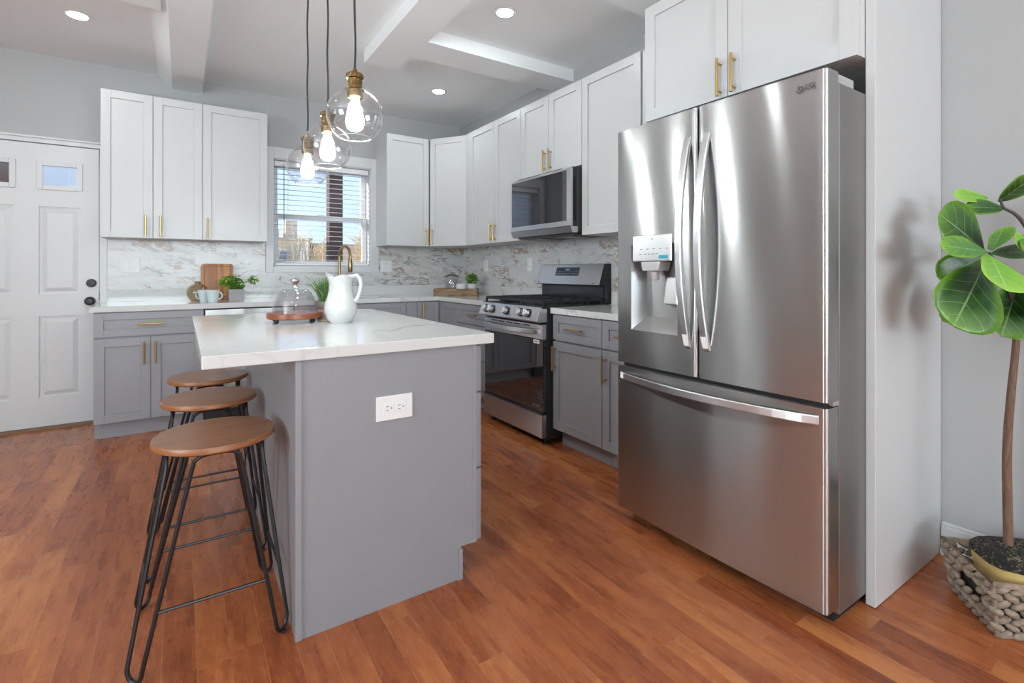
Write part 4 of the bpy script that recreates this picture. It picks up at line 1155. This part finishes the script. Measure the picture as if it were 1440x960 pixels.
for dx, dy, dz in ((-.09, 0, .15), (-.05, -.02, .18), (0, .01, .19), (.05, 0, .15), (.11, -.03, .165), (.03, -.03, .14)):
    q.tube([(.365, 4.60, I+.09), (.365+dx*.5, 4.60+dy*.5, I+.09+(dz-.09)*.7), (.365+dx, 4.60+dy, I+dz)], .002, 6)
q.build('herb_stems', simple('green_stems', (.10, .16, .03), .6), hp_)
# wooden riser with jar, dish and succulent in the corner
ty = thing('serving_tray', 'rustic wooden box tray in the back right counter corner', 'tray', (2.30, 4.40, I))
q = MB(); tU, tV = Vector((.834, -.552, 0)), Vector((.552, .834, 0)); tO = Vector((2.02, 4.425, 0))
tm = lambda a, n, z: tuple(tO+tU*a+tV*n+Vector((0, 0, I+z)))
TL, TW, TH = .425, .200, .070
q.box(0, TL, 0, .014, .0005, TH, tm); q.box(0, TL, TW-.014, TW, .0005, TH, tm); q.box(0, .014, .014, TW-.014, .0005, TH, tm)
e0, e1 = TL-.014, TL
q.box(e0, e1, .014, TW-.014, .0005, .038, tm); q.box(e0, e1, .014, .065, .038, TH, tm); q.box(e0, e1, TW-.065, TW-.014, .038, TH, tm); q.box(e0, e1, .065, TW-.065, .058, TH, tm)
q.build('tray_sides', M['rustic'], ty, bevel=.002)
MB().box(.014, TL-.014, .014, TW-.014, .048, .058, tm).build('tray_base', M['rustic'], ty)
def tpos(a, n): return Vector(tm(a, n, .0585))
c_ = tpos(.160, .120)
jr = thing('glass_jar', 'clear glass canister with metal lid on the wooden tray', 'jar', tuple(c_))
MB().surf([(.001, .001), (.062, .001), (.066, .006), (.066, .110), (.060, .120)], tuple(c_), 36).build('jar_glass', M['dome_glass'], jr)
MB().lathe([(.064, .1225), (.078, .124), (.078, .130), (.050, .140), (.030, .150), (.018, .152), (.018, .160), (.014, .168), (0, .170)], tuple(c_), 36).build('lid', M['steel_side'], jr)
c_ = tpos(.262, .052)
tag(MB().lathe([(0, 0), (.046, 0), (.050, .004), (.050, .056), (.047, .058), (.044, .052), (0, .050)], tuple(c_), 32).build('candle_bowl', M['ceramic'], loc=tuple(c_)),
    'small plain white cup on the wooden tray, left of the succulent', 'cup')
c_ = tpos(.365, .085)
sp = thing('potted_succulent', 'bushy green succulent in a round white pot on the wooden tray', 'potted plant', tuple(c_))
MB().lathe([(0, 0), (.040, 0), (.048, .02), (.050, .055), (.046, .058), (.043, .050), (0, .048)], tuple(c_), 32).build('pot', M['ceramic'], sp)
rn = random.Random(8); q = MB(); leafy(q, (c_.x, c_.y, c_.z+.105), 260, .060, .060, .052, .024, rn); q.build('succulent_leaves', M['succulent'], sp)

# ================================================================== FIDDLE-LEAF FIG AND BASKET
bU, bV = Vector((.752, .659, 0)), Vector((.659, -.752, 0))     # basket short and long directions
bO = Vector((2.148, .468, 0))
BW, BL, BH = .232, .34, .172
bk = thing('wicker_basket', 'low rectangular basket of thick woven water hyacinth on the floor', 'basket', (2.34, .44, 0))
q = MB(); liner = MB()
def bpt(a, n, z, flare=.022):
    k_ = z/BH*flare
    aa = a*(BW+2*k_)-k_; nn = n*(BL+2*k_)-k_
    return bO+bU*aa+bV*nn+Vector((0, 0, z))
rows = 7; per = [((0, 0), (1, 0), BW), ((1, 0), (1, 1), BL), ((1, 1), (0, 1), BW), ((0, 1), (0, 0), BL)]
rn = random.Random(2)
for r_ in range(rows):
    z_ = .012+r_*(BH-.022)/(rows-1)
    for (p0, p1, L_) in per:
        nb = max(4, round(L_/.036))
        for i in range(nb):
            t_ = (i+.5+(.5 if r_ % 2 else 0)*.9)/nb
            if t_ > 1.0: t_ = 1.0
            a_, n_ = p0[0]+(p1[0]-p0[0])*t_, p0[1]+(p1[1]-p0[1])*t_
            # hand hole in the short left end
            if p0 == (0, 0) and 3 <= r_ <= 4 and .32 < t_ < .66: continue
            c0 = bpt(a_, n_, z_+rn.uniform(-.002, .002)); t0 = bpt(p0[0], p0[1], z_); t1 = bpt(p1[0], p1[1], z_)
            d_ = (t1-t0).normalized(); up = Vector((0, 0, 1)); sd = d_.cross(up)
            tilt = .45 if r_ % 2 else -.45
            R = Matrix((d_, up, sd)).transposed() @ Matrix.Rotation(tilt, 3, 'Z')
            q.ball(c0, L_/nb*.62, .0125*rn.uniform(.85, 1.1), .012, 8, 6, rot=R)
q.build('weave', M['wicker'], bk)
cs = [(0, 0), (1, 0), (1, 1), (0, 1)]
q = MB()
q.tube([bpt(*c_, BH+.004) for c_ in cs], .009, 8, closed=True); q.tube([bpt(*c_, .008) for c_ in cs], .007, 8, closed=True)
q.build('rim', M['wicker'], bk)
q = MB()
for c_ in cs: q.cyl(bpt(*c_, .004), bpt(*c_, BH), .007, 8)
for t_ in (.5,): q.cyl(bpt(0, t_, .004)-bU*.010, bpt(0, t_, BH)-bU*.010, .004, 6)
q.build('stake', M['wicker'], bk)
def bin_(a, n, z, ins): 
    return bpt(ins/BW+a*(1-2*ins/BW), ins/BL+n*(1-2*ins/BL), z)
q = MB(); lo = [bin_(*c_, .004, .022) for c_ in cs]; hi = [bin_(*c_, BH*.62, .022) for c_ in cs]
q.add(lo+hi, [(0, 1, 2, 3), (0, 1, 5, 4), (1, 2, 6, 5), (2, 3, 7, 6), (3, 0, 4, 7)])
q.build('liner', simple('dark_liner', (.035, .028, .022), .9), bk)
# the plant
fg = thing('fiddle_leaf_fig', 'tall fiddle-leaf fig with broad green leaves rising from the woven basket', 'potted plant', (2.307, .475, .02))
q = MB(); n = 40; cen = bpt(.5, .47, 0); vsb = []
def se(t_, ax, bx): 
    c_, s_ = math.cos(t_), math.sin(t_); e = .55
    return math.copysign(abs(c_)**e, c_)*ax, math.copysign(abs(s_)**e, s_)*bx
for z_, k_ in ((.02, .82), (.14, .92), (.190, .97), (.204, .98)):
    for j in range(n):
        a, bb = se(2*PI*j/n, .103*k_, .150*k_); vsb.append(cen+bU*a+bV*bb+Vector((0, 0, z_)))
q.add(vsb, [(i*n+j, i*n+(j+1) % n, (i+1)*n+(j+1) % n, (i+1)*n+j) for i in range(3) for j in range(n)]+[tuple(range(n))], True)
q.build('root_liner', M['burlap'], fg)
q = MB(); vsb = []
for z_, k_ in ((.196, 1.0), (.212, .99), (.226, .90), (.236, .70), (.241, .42), (.243, .12)):
    for j in range(n):
        a, bb = se(2*PI*j/n, .103*k_, .150*k_); vsb.append(cen+bU*a+bV*bb+Vector((0, 0, z_+rn.uniform(-.0015, .0015))))
q.add(vsb, [(i*n+j, i*n+(j+1) % n, (i+1)*n+(j+1) % n, (i+1)*n+j) for i in range(5) for j in range(n)]+[tuple(range(5*n, 6*n)), tuple(range(n))[::-1]], True)
q.build('moss_top', M['moss'], fg)
def smooth_path(P_, k_=5):
    P_ = [Vector(p) for p in P_]; out = []
    for i in range(len(P_)-1):
        p0, p1, p2, p3 = P_[max(i-1, 0)], P_[i], P_[i+1], P_[min(i+2, len(P_)-1)]
        for j in range(k_):
            t_ = j/k_
            out.append(.5*((2*p1)+(p2-p0)*t_+(2*p0-5*p1+4*p2-p3)*t_*t_+(3*p1-p0-3*p2+p3)*t_**3))
    return out+[P_[-1]]
tr = smooth_path([(2.307, .475, .225), (2.304, .478, .538), (2.313, .471, .728), (2.350, .468, .868), (2.361, .464, .976)])
MB().tube(tr, .012, 10, rr=[.0135-.0045*i/len(tr) for i in range(len(tr))]).build('trunk', M['bark'], fg)
for br in ([(2.361, .464, .970), (2.325, .476, 1.085), (2.266, .491, 1.169), (2.227, .505, 1.216)],
           [(2.361, .464, .970), (2.418, .438, 1.109), (2.403, .436, 1.253), (2.361, .452, 1.32), (2.337, .468, 1.349), (2.307, .487, 1.368), (2.313, .496, 1.398)]):
    pp = smooth_path(br); MB().tube(pp, .006, 8, rr=[.008-.0045*i/len(pp) for i in range(len(pp))]).build('branch', M['stem'], fg)
LEAVES = [((2.184, 0.509, 1.171), (2.007, 0.53, 0.987), 0.209, "d"), ((2.159, 0.489, 1.207), (2.035, 0.416, 1.102), 0.136, "l"),
 ((2.373, 0.468, 1.109), (2.254, 0.475, 0.942), 0.157, "d"), ((2.181, 0.499, 1.215), (1.941, 0.538, 1.237), 0.072, "m"),
 ((2.253, 0.523, 1.222), (2.061, 0.578, 1.342), 0.165, "d"), ((2.248, 0.503, 1.223), (2.201, 0.462, 1.294), 0.095, "m"),
 ((2.288, 0.524, 1.402), (2.126, 0.56, 1.407), 0.048, "l"), ((2.311, 0.485, 1.365), (2.183, 0.546, 1.37), 0.057, "d"),
 ((2.321, 0.503, 1.39), (2.31, 0.414, 1.462), 0.062, "d"), ((2.408, 0.445, 1.22), (2.313, 0.459, 1.271), 0.053, "l"),
 ((2.294, 0.52, 1.213), (2.47, 0.451, 1.227), 0.054, "d"), ((2.311, 0.533, 1.206), (2.18, 0.62, 1.133), 0.113, "d"),
 ((2.359, 0.549, 1.157), (2.248, 0.623, 0.976), 0.100, "d"), ((2.393, 0.454, 1.278), (2.358, 0.382, 1.203), 0.142, "m"),
 ((2.347, 0.437, 1.11), (2.352, 0.362, 1.02), 0.163, "d"), ((2.414, 0.441, 1.351), (2.455, 0.365, 1.417), 0.120, "m")]
PROF = [(0, .03), (.06, .22), (.15, .46), (.3, .70), (.45, .86), (.6, .97), (.72, 1.0), (.83, .93), (.91, .76), (.965, .50), (1.0, .06)]
def leaf(B_, T_, w, sh, rnd):
    B_, T_ = Vector(B_), Vector(T_); ax = T_-B_; L_ = ax.length; ax.normalize()
    nr = Vector((-.56, -.78, .28)); nr = (nr-ax*nr.dot(ax)).normalized(); sd = ax.cross(nr).normalized()
    ph = rnd.uniform(0, 6); mb = MB(); uv = []; nu = 8; vs = []
    for t_, pw in PROF:
        for i in range(nu+1):
            u_ = i/nu*2-1
            off = -.05*L_*t_*t_+.16*w*abs(u_)*pw*.5+.018*L_*math.sin(9*t_+ph)*u_*u_
            vs.append(B_+ax*L_*t_+sd*u_*pw*w/2+nr*off); uv.append(((u_+1)/2, t_))
    k_ = nu+1
    mb.add(vs, [(r*k_+i, r*k_+i+1, (r+1)*k_+i+1, (r+1)*k_+i) for r in range(len(PROF)-1) for i in range(nu)], True)
    mb.uv = uv
    mb.build('leaf', M['leaf_'+sh], fg, solid=.0008)
    
rn = random.Random(11)
for L_ in LEAVES: leaf(*L_, rn)

# ================================================================== OUTSIDE
tag(struct(MB().box(-40, 40, YB+.16, 60, -1.2, -1.0), 'ground_outside', M['lawn']), kind='structure')
tag(struct(MB().box(-4, 3.5, YB+.2, 6.3, -.25, -.05), 'porch_deck', M['brown_post']), kind='structure')
pp = thing('porch_post', 'brown square porch post outside the kitchen window', 'post', (1.48, 5.95, -.05), 'porch posts')
MB().box(1.405, 1.555, 5.90, 6.05, -.05, 3.2).build('shaft', M['brown_post'], pp, bevel=.004)
MB().box(1.385, 1.575, 5.88, 6.07, -.05, .10).build('plinth', M['brown_post'], pp, bevel=.004)
pp = thing('porch_post', 'brown square porch post seen through the left door lite', 'post', (-1.25, 5.95, -.05), 'porch posts')
MB().box(-1.285, -1.215, 5.90, 5.97, -.05, 3.2).build('shaft', M['brown_post'], pp, bevel=.004)
MB().box(-1.31, -1.19, 5.88, 5.99, -.05, .10).build('plinth', M['brown_post'], pp, bevel=.004)
hs = thing('siding_house', 'white clapboard house seen through the right door lite', 'house', (-4.2, 11, -1.0))
MB().box(-7.5, -1.22, 8.5, 14, -1.0, 3.2).build('wall', M['siding'], hs)
MB().prism([(-7.9, 3.2), (-1.0, 3.2), (-4.4, 4.2)], 8.2, 14.3, lambda a, n, z: (a, n, z)).build('roof', M['house_roof'], hs)
def brick_house(x0, x1, y, h, chim, lb):
    t_ = thing('brick_house', lb, 'house', ((x0+x1)/2, y, -1.0), 'tan brick houses beyond the yard')
    MB().box(x0, x1, y, y+6, -1.0, h).build('wall', M['brick'], t_)
    for cx0, cx1, ch in chim: MB().box(cx0, cx1, y+.3, y+1.0, h-.02, ch).build('chimney', M['brick'], t_)
    MB().box(x0-.08, x1+.08, y-.1, y+6.1, h, h+.09).build('cornice', simple('pale_cornice', (.55, .42, .32), .9), t_)
brick_house(2.2, 4.05, 20, 2.30, [(3.25, 3.66, 3.05), (2.9, 3.02, 2.7)], 'tan brick house with a tall chimney left of the porch post')
brick_house(4.30, 6.8, 20.6, 2.15, [(5.0, 5.5, 2.62)], 'lower tan brick house with a stubby chimney behind the porch post')
def bush(x_, y_, w_, h_, lb, seed):
    rn = random.Random(seed); q = MB(); z0 = -1.0
    for i in range(420):
        a = rn.uniform(0, 2*PI); r_ = w_*math.sqrt(rn.random()); top = h_*rn.uniform(.62, 1.0)*(1-.35*(r_/w_)**2)
        p0 = Vector((x_+r_*.4*math.cos(a), y_+r_*.4*math.sin(a), z0)); p2 = Vector((x_+r_*math.cos(a), y_+r_*math.sin(a), z0+top))
        p1 = p0.lerp(p2, .55)+Vector((rn.uniform(-.1, .1), rn.uniform(-.1, .1), 0))
        q.tube([p0, p1, p2], .014, 4, rr=[.022, .015, .006])
        for k_ in range(3):
            s_ = p1.lerp(p2, rn.random()); q.tube([s_, s_+Vector((rn.uniform(-.35, .35), rn.uniform(-.35, .35), rn.uniform(.05, .35)))], .008, 4, rr=[.009, .004])
    tag(q.build('bare_bush', M['twig'], loc=(x_, y_, z0)), lb, 'bush', 'bare bushes in the yard')
bush(1.80, 10.0, .62, 2.95, 'bare twiggy bush at the left edge of the window view', 1)
bush(2.75, 12.0, .62, 3.0, 'bare twiggy bush just left of the porch post', 2)
bush(3.55, 10.2, .62, 4.3, 'taller bare twiggy bush right of the porch post', 4)
um = tag(MB().box(1.36, 1.50, 8.98, 9.08, 1.36, 1.48).build('utility_box', M['concrete'], loc=(1.43, 9.0, 1.36), bevel=.01), 'gray utility box on a pole in the yard, low in the left window corner', 'utility box')
tag(MB().cyl((1.43, 9.03, -1.0), (1.43, 9.03, 1.36), .02, 8).build('utility_pole', M['concrete'], loc=(1.43, 9.03, -1.0)), 'thin gray pole under the utility box outside', 'pole')
